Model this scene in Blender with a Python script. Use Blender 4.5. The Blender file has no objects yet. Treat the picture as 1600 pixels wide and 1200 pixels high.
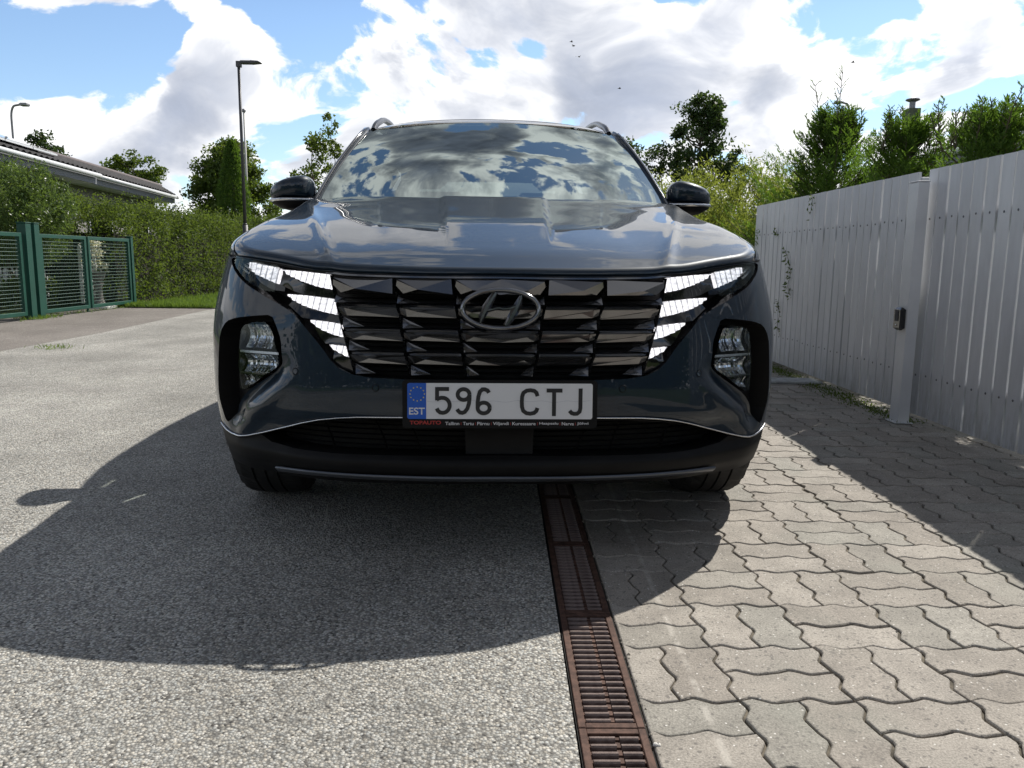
import bpy, math, random
import numpy as np
from mathutils import Vector, Matrix
from mathutils.geometry import delaunay_2d_cdt
rng = np.random.default_rng(7); random.seed(7)
SC = bpy.context.scene; COL = SC.collection
# ------------------------------------------------------------------ camera, sky, sun, exposure
CAMZ = .8809; PITCH, ROLL, YAW = .15540, .01088, .01384
cam = bpy.data.objects.new('camera', bpy.data.cameras.new('camera')); COL.objects.link(cam)
_f = Vector((math.sin(YAW)*math.cos(PITCH), math.cos(YAW)*math.cos(PITCH), -math.sin(PITCH)))
_r = Vector((math.cos(YAW), -math.sin(YAW), 0)); _u = _r.cross(_f)
_r2 = math.cos(ROLL)*_r+math.sin(ROLL)*_u; _u2 = -math.sin(ROLL)*_r+math.cos(ROLL)*_u
cam.matrix_world = Matrix(((_r2.x,_u2.x,-_f.x,0),(_r2.y,_u2.y,-_f.y,0),(_r2.z,_u2.z,-_f.z,CAMZ),(0,0,0,1)))
cam.data.sensor_width = 36; cam.data.lens = 36*1238.7/1600; cam.data.clip_start = .05; cam.data.clip_end = 2000
SC.camera = cam
SC.view_settings.view_transform = 'Standard'; SC.view_settings.look = 'None'
SC.view_settings.exposure = 0.25; SC.view_settings.gamma = 1; SC.view_settings.use_curve_mapping = False
SC.render.engine = 'CYCLES'
cy = SC.cycles; cy.use_denoising = True; cy.max_bounces = 10; cy.diffuse_bounces = 3; cy.glossy_bounces = 5
cy.transparent_max_bounces = 24; cy.transmission_bounces = 6; cy.caustics_reflective = False; cy.caustics_refractive = False
cy.sample_clamp_indirect = 4
SUN = Vector((.612,.70,1.0)).normalized()
EL = math.asin(SUN.z)
sun = bpy.data.objects.new('sun', bpy.data.lights.new('sun','SUN')); COL.objects.link(sun)
sun.data.energy = 5.0; sun.data.angle = math.radians(.5); sun.data.color = (1,.955,.88)
sun.rotation_euler = SUN.to_track_quat('Z','Y').to_euler()

class NT:
    """small node-tree writer"""
    def __init__(s, tree): s.t = tree; s.n = tree.nodes; s.l = tree.links
    def node(s, typ, inp=None, **kw):
        n = s.n.new(typ)
        for k, v in kw.items(): setattr(n, k, v)
        for k, v in (inp or {}).items(): s.put(n.inputs[k], v)
        return n
    def put(s, sock, v):
        if isinstance(v, bpy.types.NodeSocket): s.l.new(v, sock)
        elif isinstance(v, bpy.types.Node): s.l.new(v.outputs[0], sock)
        else: sock.default_value = v
    def m(s, op, a, b=0., c=None, clamp=False):
        n = s.node('ShaderNodeMath', operation=op, use_clamp=clamp); s.put(n.inputs[0], a); s.put(n.inputs[1], b)
        if c is not None: s.put(n.inputs[2], c)
        return n.outputs[0]
    def vm(s, op, a, b=None, out=0):
        n = s.node('ShaderNodeVectorMath', operation=op); s.put(n.inputs[0], a)
        if b is not None:
            s.put(n.inputs['Scale'] if op == 'SCALE' else n.inputs[1], b)
        return n.outputs[out]
    def mr(s, v, a, b, c=0., d=1., smooth=True):
        n = s.node('ShaderNodeMapRange', interpolation_type='SMOOTHSTEP' if smooth else 'LINEAR', clamp=True)
        for i, x in enumerate((v, a, b, c, d)): s.put(n.inputs[i], x)
        return n.outputs[0]
    def mix(s, f, a, b, typ='MIX'):
        n = s.node('ShaderNodeMix', data_type='RGBA', blend_type=typ)
        s.put(n.inputs[0], f); s.put(n.inputs[6], a); s.put(n.inputs[7], b); return n.outputs[2]
    def noise(s, vec, scale, detail=4, rough=.55, out=0, **kw):
        n = s.node('ShaderNodeTexNoise', {'Scale': scale, 'Detail': detail, 'Roughness': rough}, **kw)
        if vec is not None: s.put(n.inputs['Vector'], vec)
        return n.outputs[out]

def C3(*c): return (*c, 1.)
W = bpy.data.worlds.new('World'); SC.world = W; W.use_nodes = True
w = NT(W.node_tree); w.n.clear()
sky = w.node('ShaderNodeTexSky', sky_type='NISHITA', sun_disc=False, sun_elevation=EL, sun_rotation=math.atan2(SUN.x, SUN.y),
             air_density=1.0, dust_density=.15, ozone_density=1.3)
tc = w.node('ShaderNodeTexCoord'); D = w.vm('NORMALIZE', tc.outputs['Generated'])
# cumulus: density from noise on the sky direction (flattened towards the horizon) plus placed masses and gaps
mp = w.node('ShaderNodeMapping', {'Vector': D, 'Scale': (1, 1, 1.7)})
warp = w.noise(mp.outputs[0], 3.2, 3, .5, out=1)
P0 = w.vm('ADD', mp.outputs[0], w.vm('SCALE', w.vm('SUBTRACT', warp, (.5, .5, .5)), .22))
def blob(v, c, r, squash=1.7):
    cc = (c[0], c[1], c[2]*squash)
    return w.mr(w.vm('DISTANCE', v, cc, out=1), r, r*.1, 0, 1)
MASS = [((-.33,.92,.205),.15,.10),((-.38,.915,.12),.16,.10),((-.12,.97,.23),.16,.12),((-.08,.97,.16),.16,.07),((.16,.964,.20),.17,.10),((.325,.914,.22),.16,.10),
        ((.47,.85,.22),.12,.10),((-.53,.82,.15),.12,.12),((-.47,.88,.08),.10,.07),((-.06,.64,.765),.26,.12),((-.30,.78,.54),.16,.08)]
GREY = [((-.335,.92,.175),.085,.30),((-.37,.915,.12),.08,.18),((-.25,.95,.15),.05,.10),((-.10,.97,.215),.085,.36),((-.02,.98,.19),.05,.15),((.16,.964,.195),.085,.30),((.29,.92,.21),.06,.28),
        ((.12,.98,.135),.09,.26),((.47,.855,.205),.06,.22),((.23,.95,.15),.05,.15),((-.21,.965,.12),.05,.2)]
GAPS = [((.02,.82,.575),.17,.17),((-.435,.87,.215),.12,.36),((-.245,.93,.270),.11,.40),((-.47,.87,.13),.06,.20),((.075,.965,.25),.055,.26),((.19,.94,.30),.04,.28),
        ((.37,.89,.275),.06,.26),((.435,.88,.185),.04,.20),((-.275,.955,.095),.05,.22),((-.50,.83,.20),.05,.15),((.49,.84,.17),.035,.2),
        ((.36,.74,.55),.22,.22),((-.42,.72,.5),.14,.15)]
def offs(vec):
    d = w.mr(w.node('ShaderNodeSeparateXYZ', {'Vector': vec}).outputs[2], .26, .05, 0, .12)
    for c, r, a in MASS: d = w.m('ADD', d, w.m('MULTIPLY', blob(vec, c, r), a))
    for c, r, a in GAPS: d = w.m('SUBTRACT', d, w.m('MULTIPLY', blob(vec, c, r), a))
    return d
def fbm(vec, det):
    big = w.noise(vec, 4.6, 2, .5); med = w.noise(vec, 12., det, .56)
    return w.m('ADD', w.m('MULTIPLY', big, .62), w.m('MULTIPLY', med, .62))
OFF = offs(P0); THR = .592
f0 = fbm(P0, 9); d0 = w.m('ADD', w.m('SUBTRACT', f0, THR), OFF)
up1 = w.vm('ADD', P0, (.012, .0, .040)); up2 = w.vm('ADD', P0, (.03, .0, .10))
d1 = w.m('ADD', w.m('SUBTRACT', fbm(up1, 6), THR), offs(up1)); d2 = w.m('ADD', w.m('SUBTRACT', fbm(up2, 4), THR), offs(up2))
cover = w.mr(d0, -.01, .045)
# light reaching a point: how much cloud lies between it and the light above
path = w.m('ADD', w.m('ADD', w.m('MULTIPLY', w.m('MAXIMUM', d0, 0.), .8), w.m('MULTIPLY', w.m('MAXIMUM', d1, 0.), 1.3)), w.m('MULTIPLY', w.m('MAXIMUM', d2, 0.), 1.2))
upz = w.mr(w.node('ShaderNodeSeparateXYZ', {'Vector': D}).outputs[2], .25, .50)
low = w.m('MULTIPLY_ADD', upz, 1.7, 2.05)
grey = 0.
for c, r, a in GREY: grey = w.m('ADD', grey, w.m('MULTIPLY', w.mr(w.vm('DISTANCE', P0, (c[0], c[1], c[2]*1.7), out=1), r*1.25, r*.2, 0, 1), a))
path = w.m('ADD', path, w.m('MULTIPLY', grey, w.mr(d1, -.03, .12)))
lit = w.m('POWER', 2.718, w.m('MULTIPLY', path, w.m('MULTIPLY', low, -1.)))
lit = w.m('MULTIPLY_ADD', w.m('SUBTRACT', w.noise(P0, 24, 6, .6), .5), .22, lit, clamp=True)
cosS = w.m('MAXIMUM', w.vm('DOT_PRODUCT', D, tuple(SUN), out=1), 0.)
glow = w.m('MULTIPLY_ADD', w.m('POWER', cosS, 10.), .5, 1.)
shadecol = w.vm('SCALE', w.mix(upz, C3(4.4,4.95,6.2), C3(.80,.92,1.25)), w.m('MULTIPLY_ADD', w.m('SUBTRACT', w.noise(P0, 7, 7, .62), .5), w.m('MULTIPLY_ADD', upz, 2.0, .7), 1.))
col = w.mix(w.mr(lit, .05, .75), shadecol, w.mix(upz, C3(12.2,12.2,12.3), C3(5.2,5.25,5.4)))
colg = w.vm('SCALE', col, glow)
skyc = w.vm('MULTIPLY', sky.outputs[0], w.mix(upz, C3(1.42,1.5,1.6), C3(.62,.66,.70)))
final = w.mix(cover, skyc, colg)
bg = w.node('ShaderNodeBackground', {'Color': final, 'Strength': .085})
w.l.new(bg.outputs[0], w.node('ShaderNodeOutputWorld').inputs[0])
W.cycles.sampling_method = 'MANUAL'; W.cycles.sample_map_resolution = 512

# ------------------------------------------------------------------ helpers
def mat(name):
    m = bpy.data.materials.new(name); m.use_nodes = True; t = NT(m.node_tree); t.n.clear()
    out = t.node('ShaderNodeOutputMaterial'); return m, t, out
def principled(name, color=(.5,.5,.5), rough=.5, metal=0., coat=0., coat_rough=.03, spec=.5, bump=None, emis=None, estr=0., ior=None):
    """color may be a colour or f(t)->socket; bump f(t)->(height, strength, distance)"""
    m, t, out = mat(name)
    b = t.node('ShaderNodeBsdfPrincipled')
    c = color(t) if callable(color) else C3(*color)
    t.put(b.inputs['Base Color'], c)
    t.put(b.inputs['Roughness'], rough(t) if callable(rough) else rough); b.inputs['Metallic'].default_value = metal
    b.inputs['Coat Weight'].default_value = coat; b.inputs['Coat IOR'].default_value = 1.42; b.inputs['Coat Roughness'].default_value = coat_rough
    b.inputs['Specular IOR Level'].default_value = spec
    if ior: b.inputs['IOR'].default_value = ior
    if emis is not None:
        t.put(b.inputs['Emission Color'], emis(t) if callable(emis) else C3(*emis)); b.inputs['Emission Strength'].default_value = estr
    if bump:
        h, s, d = bump(t); bn = t.node('ShaderNodeBump', {'Height': h, 'Strength': s, 'Distance': d}); t.l.new(bn.outputs[0], b.inputs['Normal'])
    t.l.new(b.outputs[0], out.inputs[0]); return m
def obco(t, scale=1.): 
    tcn = t.node('ShaderNodeTexCoord'); return tcn.outputs['Object'] if scale == 1. else t.vm('SCALE', tcn.outputs['Object'], scale)
def tint(c, amt=.25, scale=3., detail=4):
    """colour with soft uneven wear"""
    def f(t):
        n = t.noise(obco(t), scale, detail, .6)
        return t.mix(t.mr(n, .3, .7), C3(*[x*(1-amt) for x in c]), C3(*[min(1, x*(1+amt)) for x in c]))
    return f
def nbump(scale, strength=.2, dist=.01, detail=4):
    return lambda t: (t.noise(obco(t), scale, detail, .6), strength, dist)

def mesh_data(name, V, F, smooth=False, mats=None, fm=None):
    me = bpy.data.meshes.new(name); V = np.asarray(V, float)
    if isinstance(F, np.ndarray):
        n, k = F.shape; me.vertices.add(len(V)); me.vertices.foreach_set('co', V.ravel())
        me.loops.add(n*k); me.loops.foreach_set('vertex_index', F.ravel().astype(np.int32))
        me.polygons.add(n); me.polygons.foreach_set('loop_start', np.arange(0, n*k, k, dtype=np.int32))
        me.update(calc_edges=True)
    else:
        me.from_pydata(V.tolist(), [], [list(map(int, f)) for f in F]); me.update()
    if smooth: me.polygons.foreach_set('use_smooth', [True]*len(me.polygons))
    for m in (mats or []): me.materials.append(m)
    if fm is not None: me.polygons.foreach_set('material_index', list(fm))
    me.validate(clean_customdata=False)
    return me
def link(name, data, parent=None, loc=None):
    o = bpy.data.objects.new(name, data); COL.objects.link(o)
    if parent is not None: o.parent = parent
    if loc is not None: o.location = loc
    return o
def obj(name, V, F, m, parent=None, smooth=False, loc=None):
    return link(name, mesh_data(name, V, F, smooth, [m] if not isinstance(m, list) else m), parent, loc)
def thing(o, label, cat, group=None):
    o['label'] = label; o['category'] = cat
    if group: o['group'] = group
    return o
def empty(name, loc=(0,0,0), rz=0., label=None, cat=None, group=None):
    o = bpy.data.objects.new(name, None); COL.objects.link(o); o.location = loc; o.rotation_euler = (0,0,rz); o.empty_display_size = .1
    if label: thing(o, label, cat, group)
    return o
class MB:
    """collects simple solids into one mesh"""
    def __init__(s): s.V = []; s.F = []
    def add(s, V, F):
        b = len(s.V); s.V += [tuple(v) for v in V]; s.F += [tuple(i+b for i in f) for f in F]; return s
    def box(s, x0, x1, y0, y1, z0, z1, bev=0.):
        if bev <= 0:
            V = [(x,y,z) for z in (z0,z1) for y in (y0,y1) for x in (x0,x1)]
            return s.add(V, [(0,2,3,1),(4,5,7,6),(0,1,5,4),(2,6,7,3),(0,4,6,2),(1,3,7,5)])
        b = bev; V = []; 
        for z, k in ((z0,b),(z0+b,0),(z1-b,0),(z1,b)):
            q = b if k else 0
            V += [(x0+q+b*(0 if q else 1)*.0, y0+q, z), (x1-q, y0+q, z), (x1-q, y1-q, z), (x0+q, y1-q, z)]
        F = [(3,2,1,0),(12,13,14,15)]
        for r in range(3):
            for i in range(4):
                j = (i+1) % 4; F.append((r*4+i, r*4+j, r*4+4+j, r*4+4+i))
        return s.add(V, F)
    def tube(s, pts, r, n=8, cap=True):
        pts = [Vector(p) for p in pts]; rs = r if hasattr(r, '__len__') else [r]*len(pts); rings = []
        up = Vector((0,0,1)); prev = None
        for i, p in enumerate(pts):
            t = (pts[min(i+1, len(pts)-1)]-pts[max(i-1, 0)]).normalized()
            a = t.cross(up if abs(t.z) < .95 else Vector((0,1,0))).normalized() if prev is None else (prev-t*prev.dot(t)).normalized()
            prev = a; b = t.cross(a)
            rings.append([p+(a*math.cos(q)+b*math.sin(q))*rs[i] for q in [2*math.pi*k/n for k in range(n)]])
        V = [v for R in rings for v in R]; F = []
        for i in range(len(rings)-1):
            for k in range(n):
                l = (k+1) % n; F.append((i*n+k, i*n+l, (i+1)*n+l, (i+1)*n+k))
        if cap: F += [tuple(range(n))[::-1], tuple((len(rings)-1)*n+k for k in range(n))]
        return s.add(V, F)
    def prism(s, poly, axis, a, b):
        """extrude polygon given in the two other axes from a to b along axis"""
        n = len(poly)
        def P(u, v, t): return {0: (t,u,v), 1: (u,t,v), 2: (u,v,t)}[axis]
        V = [P(u,v,a) for u,v in poly]+[P(u,v,b) for u,v in poly]
        F = [tuple(range(n))[::-1], tuple(range(n,2*n))]+[(i,(i+1)%n,n+(i+1)%n,n+i) for i in range(n)]
        return s.add(V, F)
    def build(s, name, m, parent=None, smooth=False, loc=None):
        return obj(name, s.V, s.F, m, parent, smooth, loc)
def curved_tube(pts, k=8):
    P = [Vector(p) for p in pts]; out = []
    for i in range(len(P)-1):
        a, b, c, d = P[max(i-1,0)], P[i], P[i+1], P[min(i+2,len(P)-1)]
        for j in range(k):
            t = j/k; out.append(.5*((2*b)+(-a+c)*t+(2*a-5*b+4*c-d)*t*t+(-a+3*b-3*c+d)*t**3))
    out.append(P[-1]); return out
def inpoly(px, py, poly):
    poly = np.asarray(poly); ins = np.zeros(np.shape(px), bool); n = len(poly)
    for i in range(n):
        x1, y1 = poly[i]; x2, y2 = poly[(i+1) % n]
        c = ((y1 > py) != (y2 > py)) & (px < (x2-x1)*(py-y1)/((y2-y1) if y2 != y1 else 1e-12)+x1); ins ^= c
    return ins

# ------------------------------------------------------------------ materials
def chips(t, scale, lo, hi, spread=1.):
    v = t.node('ShaderNodeTexVoronoi', {'Vector': obco(t), 'Scale': scale, 'Randomness': 1.}, feature='F1')
    sep = t.node('ShaderNodeSeparateColor', {'Color': v.outputs['Color']})
    return v, sep
def asphalt_mat(name, base, brown=0.):
    def colf(t):
        v, s = chips(t, 165, 0, 1)
        big = t.noise(obco(t), 1.1, 4, .6); mid = t.noise(obco(t), 9, 5, .65)
        c = t.mix(t.mr(s.outputs[0], 0., 1., 0, 1, False), C3(*[x*.50 for x in base]), C3(*[x*1.28 for x in base]))
        warmth = t.mix(s.outputs[1], C3(1.04,.99,.92), C3(.95,1.0,1.05)); c = t.mix(1., c, warmth, 'MULTIPLY')
        c = t.mix(t.mr(s.outputs[2], .93, .96), c, C3(.66,.64,.60))
        c = t.mix(t.mr(s.outputs[2], .06, .03), c, C3(.09,.085,.08))
        c = t.mix(t.mr(v.outputs['Distance'], .42, .75, 0, .75), c, C3(.11,.105,.10))
        c = t.mix(t.mr(mid, .35, .75, .0, .35), c, C3(*[x*.55 for x in base]))
        dust = t.mr(big, .35, .7, .82, 1.1); c = t.vm('MULTIPLY', t.vm('SCALE', c, dust), (.995,1.0,.985))
        st = t.noise(t.vm('MULTIPLY', obco(t), (1., .45, 1.)), .9, 5, .62); c = t.vm('SCALE', c, t.mr(st, .38, .66, .84, 1.08))
        oil = t.noise(obco(t), 3.7, 3, .5); c = t.mix(t.mr(oil, .70, .78, 0, .45), c, C3(.12,.11,.10))
        if brown: c = t.mix(brown, c, C3(.20,.165,.14))
        return c
    def bumpf(t):
        v, s = chips(t, 165, 0, 1); n = t.noise(obco(t), 45, 4, .6)
        h = t.m('ADD', t.m('MULTIPLY', t.m('SUBTRACT', 1., v.outputs['Distance']), .9), t.m('MULTIPLY', n, 1.1))
        h = t.m('ADD', h, t.m('MULTIPLY', s.outputs[0], .35)); return (h, .95, .0036)
    return principled(name, colf, .85, bump=bumpf, spec=.35)
M_ASPHALT = asphalt_mat('asphalt_aggregate', (.47,.455,.425))
M_PATH = asphalt_mat('path_asphalt', (.27,.25,.235), .25)
def paver_mat(name, per_island):
    def base(t):
        if per_island: r = t.node('ShaderNodeNewGeometry').outputs['Random Per Island']
        else: r = t.node('ShaderNodeObjectInfo').outputs['Random']
        g = t.node('ShaderNodeNewGeometry').outputs['Position']
        a = t.mix(r, C3(.275,.248,.215), C3(.345,.316,.278))
        r2 = t.m('FRACT', t.m('MULTIPLY', r, 17.3))
        a = t.mix(t.mr(r2, .72, .9, 0, .35), a, C3(.255,.262,.232))
        n1 = t.noise(g, 7, 5, .65); n2 = t.noise(g, 240, 3, .7)
        a = t.vm('SCALE', a, t.mr(n1, .3, .72, .80, 1.1)); a = t.vm('SCALE', a, t.mr(n2, .28, .72, .66, 1.26))
        v = t.node('ShaderNodeTexVoronoi', {'Vector': g, 'Scale': 170.}); s = t.node('ShaderNodeSeparateColor', {'Color': v.outputs['Color']})
        a = t.mix(t.m('MULTIPLY', t.mr(s.outputs[0], .965, .98), t.mr(v.outputs['Distance'], .45, .25)), a, C3(.62,.60,.56))
        a = t.mix(t.m('MULTIPLY', t.mr(s.outputs[1], .93, .96), .7), a, C3(.13,.12,.11))
        # long pale scrape running along the drain, and green-grey dampness in patches
        sx = t.node('ShaderNodeSeparateXYZ', {'Vector': g})
        line = t.m('ABSOLUTE', t.m('SUBTRACT', sx.outputs[0], t.m('MULTIPLY_ADD', sx.outputs[1], .012, .395)))
        scr = t.m('MULTIPLY', t.mr(line, .011, .003), t.mr(t.noise(g, 14, 5, .7), .38, .62))
        a = t.mix(t.m('MULTIPLY', scr, .5), a, C3(.50,.47,.42))
        a = t.mix(t.mr(t.noise(g, 2.2, 3, .6), .52, .78, 0, .35), a, C3(.21,.225,.19))
        return a
    def bf(t):
        g = t.node('ShaderNodeNewGeometry').outputs['Position']
        h = t.m('ADD', t.noise(g, 150, 4, .7), t.m('MULTIPLY', t.noise(g, 18, 3, .6), 1.2)); return (h, .55, .0022)
    return principled(name, base, .82, bump=bf, spec=.35)
M_PAVER = paver_mat('concrete_paver', False); M_PAVER_I = paver_mat('concrete_paver_far', True)
M_SAND = principled('joint_sand', tint((.11,.095,.072), .55, 30, 5), .95, bump=nbump(220, .6, .004))
def rust(name, a, b): return principled(name, lambda t: t.mix(t.mr(t.noise(obco(t), 38, 6, .7), .35, .68), C3(*a), C3(*b)), .72, metal=.15, bump=nbump(300,.35,.0012), spec=.4)
M_RUST = rust('rusty_iron', (.052,.026,.018), (.115,.062,.045)); M_RUST2 = rust('worn_iron', (.10,.07,.062), (.20,.155,.14))
M_DARK = principled('dark_trough', (.012,.011,.010), .9)
def soil_col(t):
    n = t.noise(obco(t), 1.3, 6, .65); n2 = t.noise(obco(t), 30, 4, .7)
    c = t.mix(t.mr(n, .35, .65), C3(.055,.10,.022), C3(.10,.135,.035)); return t.vm('SCALE', c, t.mr(n2, .2, .8, .5, 1.3))
M_LAWN = principled('lawn_ground', soil_col, .95, bump=nbump(50, .8, .03))
M_SOIL = principled('garden_soil', tint((.07,.055,.04), .5, 12, 6), .95, bump=nbump(60,.8,.02))
M_CONC = principled('pale_concrete', tint((.36,.37,.37), .25, 20), .85, bump=nbump(120,.4,.002))

# paint of the car: dark blue-grey metallic with clear coat
def paint_col(t):
    v = t.node('ShaderNodeTexVoronoi', {'Vector': obco(t), 'Scale': 1600.}); s = t.node('ShaderNodeSeparateColor', {'Color': v.outputs['Color']})
    return t.mix(t.mr(s.outputs[0], .55, 1., 0, .5), C3(.003,.011,.022), C3(.010,.034,.064))
def paint_rough(t): return .34
M_PAINT = principled('blue_grey_metallic_paint', paint_col, .45, metal=.15, coat=.92, coat_rough=.008, spec=.2)
M_GLOSS = principled('gloss_black_trim', (.006,.006,.007), .12, coat=.8, coat_rough=.02)
M_DCHROME = principled('dark_chrome', (.20,.20,.205), .12, metal=.92, coat=.3)
M_CHROME = principled('satin_chrome', (.62,.62,.63), .16, metal=1.)
M_BLACK = principled('grained_black_plastic', tint((.0075,.0075,.008), .2, 8), .5, bump=nbump(900,.15,.0004), spec=.15)
M_VOID = principled('engine_bay_black', (.004,.004,.004), .8)
M_SKID = principled('grey_bumper_strip', (.10,.11,.13), .28, metal=.7)
M_TYRE = principled('tyre_rubber', tint((.018,.018,.018), .3, 15), .75, bump=nbump(150,.3,.001))
M_RIM = principled('alloy_rim', (.35,.35,.36), .25, metal=1.)
M_SEAT = principled('seat_fabric', (.07,.07,.072), .9)
M_REFL = principled('lamp_reflector', (.80,.81,.83), .10, metal=1.)
def thin_glass(name, tr=(.6,.65,.63), ior=1.5, boost=1., rough=.0, maxf=1.):
    m, t, out = mat(name)
    fr = t.node('ShaderNodeFresnel', {'IOR': ior})
    f = t.m('MINIMUM', t.m('MULTIPLY', fr.outputs[0], boost), maxf)
    mx = t.node('ShaderNodeMixShader', {'Fac': f}); tr_ = t.node('ShaderNodeBsdfTransparent', {'Color': C3(*tr)}); g = t.node('ShaderNodeBsdfGlossy', {'Roughness': rough, 'Color': C3(.86,.96,.90)})
    t.l.new(tr_.outputs[0], mx.inputs[1]); t.l.new(g.outputs[0], mx.inputs[2]); t.l.new(mx.outputs[0], out.inputs[0]); return m
M_WSCREEN = thin_glass('windscreen_glass', (.66,.74,.69), 1.52, .82, 0., .9)
M_SGLASS = thin_glass('tinted_side_glass', (.22,.25,.25), 1.5, 1.5)
M_LENS = thin_glass('lamp_lens_clear', (.75,.78,.80), 1.45, .7)
# ------------------------------------------------------------------ the car: surface definition (metres, car space: x right, y to the rear, z up)
def spl(xs,ys):
    """monotone-ish cubic hermite (catmull) interpolation, clamped"""
    xs=np.array(xs,float); ys=np.array(ys,float)
    h=np.diff(xs); d=np.diff(ys)/h
    m=np.empty(len(xs)); m[0]=d[0]; m[-1]=d[-1]
    for i in range(1,len(xs)-1):
        m[i]=0 if d[i-1]*d[i]<=0 else 2*d[i-1]*d[i]/(d[i-1]+d[i])
    def f(x):
        x=np.clip(np.asarray(x,float),xs[0],xs[-1]); i=np.clip(np.searchsorted(xs,x,side='right')-1,0,len(h)-1)
        t=(x-xs[i])/h[i]
        return ((2*t**3-3*t**2+1)*ys[i]+(t**3-2*t**2+t)*h[i]*m[i]+(-2*t**3+3*t**2)*ys[i+1]+(t**3-t**2)*h[i]*m[i+1])
    return f
PLAN=np.array([(0,0),(.2,.006),(.4,.035),(.55,.08),(.67,.145),(.785,.215),(.86,.305),(.907,.405),(.931,.52),(.942,.65),(.945,.9),(.938,1.2),(.922,1.6),(.915,2.4),(.92,3.4),(.91,3.95),(.87,4.25),(.75,4.42),(.4,4.48),(0,4.5)])
def _build():
    P=PLAN; n=len(P); ch=np.r_[0,np.cumsum(np.hypot(*np.diff(P,axis=0).T))]
    # catmull-rom through points
    E=np.vstack([[-P[1,0],P[1,1]],P,[-P[-2,0],P[-2,1]]]); t=np.linspace(0,n-1,4001)[:-1]; i=t.astype(int); u=(t-i)[:,None]
    p0,p1,p2,p3=E[i],E[i+1],E[i+2],E[i+3]
    Q=.5*((2*p1)+(-p0+p2)*u+(2*p0-5*p1+4*p2-p3)*u**2+(-p0+3*p1-3*p2+p3)*u**3)
    s=np.r_[0,np.cumsum(np.hypot(*np.diff(Q,axis=0).T))]
    return s,Q
_S,_Q=_build()
_T=np.gradient(_Q,_S,axis=0); 
for _ in range(3):
    k=np.ones(61)/61; _T=np.stack([np.convolve(np.pad(_T[:,j],30,mode='edge'),k,'valid') for j in(0,1)],1)
_T/=np.hypot(*_T.T)[:,None]
def plan(s):
    a=np.abs(s); sg=np.where(np.asarray(s)<0,-1.,1.)
    x=np.interp(a,_S,_Q[:,0]);y=np.interp(a,_S,_Q[:,1]); tx=np.interp(a,_S,_T[:,0]);ty=np.interp(a,_S,_T[:,1])
    # outward normal = (ty,-tx) for right half
    return sg*x,y,sg*ty,-tx
def s_of_y(y): # side
    k=np.argmax(_Q[:,0]); i=np.argmin(np.abs(_Q[:2800,1]-y)); return _S[i]
fr=spl([.15,.20,.25,.28,.31,.345,.40,.43,.45,.50,.56,.66,.75,.82,.86,1.2],[.14,.09,.05,.018,.01,.035,.03,.012,.003,.001,.005,.020,.040,.057,.066,.066])
sd=spl([.15,.20,.28,.36,.5,.62,.70,.78,.85,.92,1.0,1.1,1.3],[.075,.05,.03,.012,.0,.0,.008,.025,.045,.066,.085,.10,.12])
def sm(a,b,x):
    t=np.clip((np.asarray(x,float)-a)/(b-a),0,1); return t*t*(3-2*t)
def inset(s,z):
    w=sm(.45,1.15,np.abs(s)); return fr(z)*(1-w)+sd(z)*w
def CP(s,z,depth=0):
    x,y,nx,ny=plan(s); i=inset(s,z)+depth
    return np.stack([x-nx*i,y-ny*i,np.asarray(z)+0*x],-1)
ctr=spl([-.2,.05,.08,.12,.2,.35,.6,.9,1.1,1.25,1.5],[.80,.852,.860,.872,.896,.932,.986,1.050,1.098,1.136,1.185])
def Top(x,y):
    a=np.abs(x)
    z=ctr(y)-(.024+.004*np.sin(np.clip(y,0,1.3)*2.4))*(a/.8)**2
    xc=np.interp(y,[.1,1.35],[.47,.80]); e=a-xc
    sp=.5*(e+np.sqrt(e*e+.0004))
    z=z-.045*sp*(1-.6*sm(.7,1.3,y))
    z=z+.0055*np.exp(-(e/.022)**2)*sm(.0,.3,y)
    z=z+.030*sm(.42,.88,a)*(1-sm(.35,1.25,y))+(.012*np.exp(-((y-.75)/.28)**2)-.030*sm(.75,1.35,y))*(a/.9)**4
    xr=np.interp(y,[.35,1.25],[.165,.215]); z=z+.0075*(1-sm(xr-.007,xr+.007,a))*sm(.30,.85,y)
    return z
Rf=spl([0,.8,1.05,1.35,2.3],[.012,.018,.045,.08,.085])
def edge(s):
    a=np.abs(s); p=CP(s,np.full(np.shape(s),.9) if np.ndim(s) else .9)
    if np.ndim(s): x,y=p[:,0],p[:,1]
    else: x,y=p[0],p[1]
    return Top(x,y)-Rf(a)
SEND = float(s_of_y(1.45)); SMAX = float(_S[-1])-.001
CAR = empty('suv', (-.0027, 2.1507, 0), .0276, 'dark blue-grey SUV facing the camera with lit daytime lights, astride asphalt and paving', 'car')
def belt(s):
    a = np.abs(s); return np.where(a < SEND, edge(np.minimum(a, SEND)), np.interp(a, [SEND, SEND+.3, 5.6], [float(edge(np.array([SEND]))[0]), 1.045, 1.03]))
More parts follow.
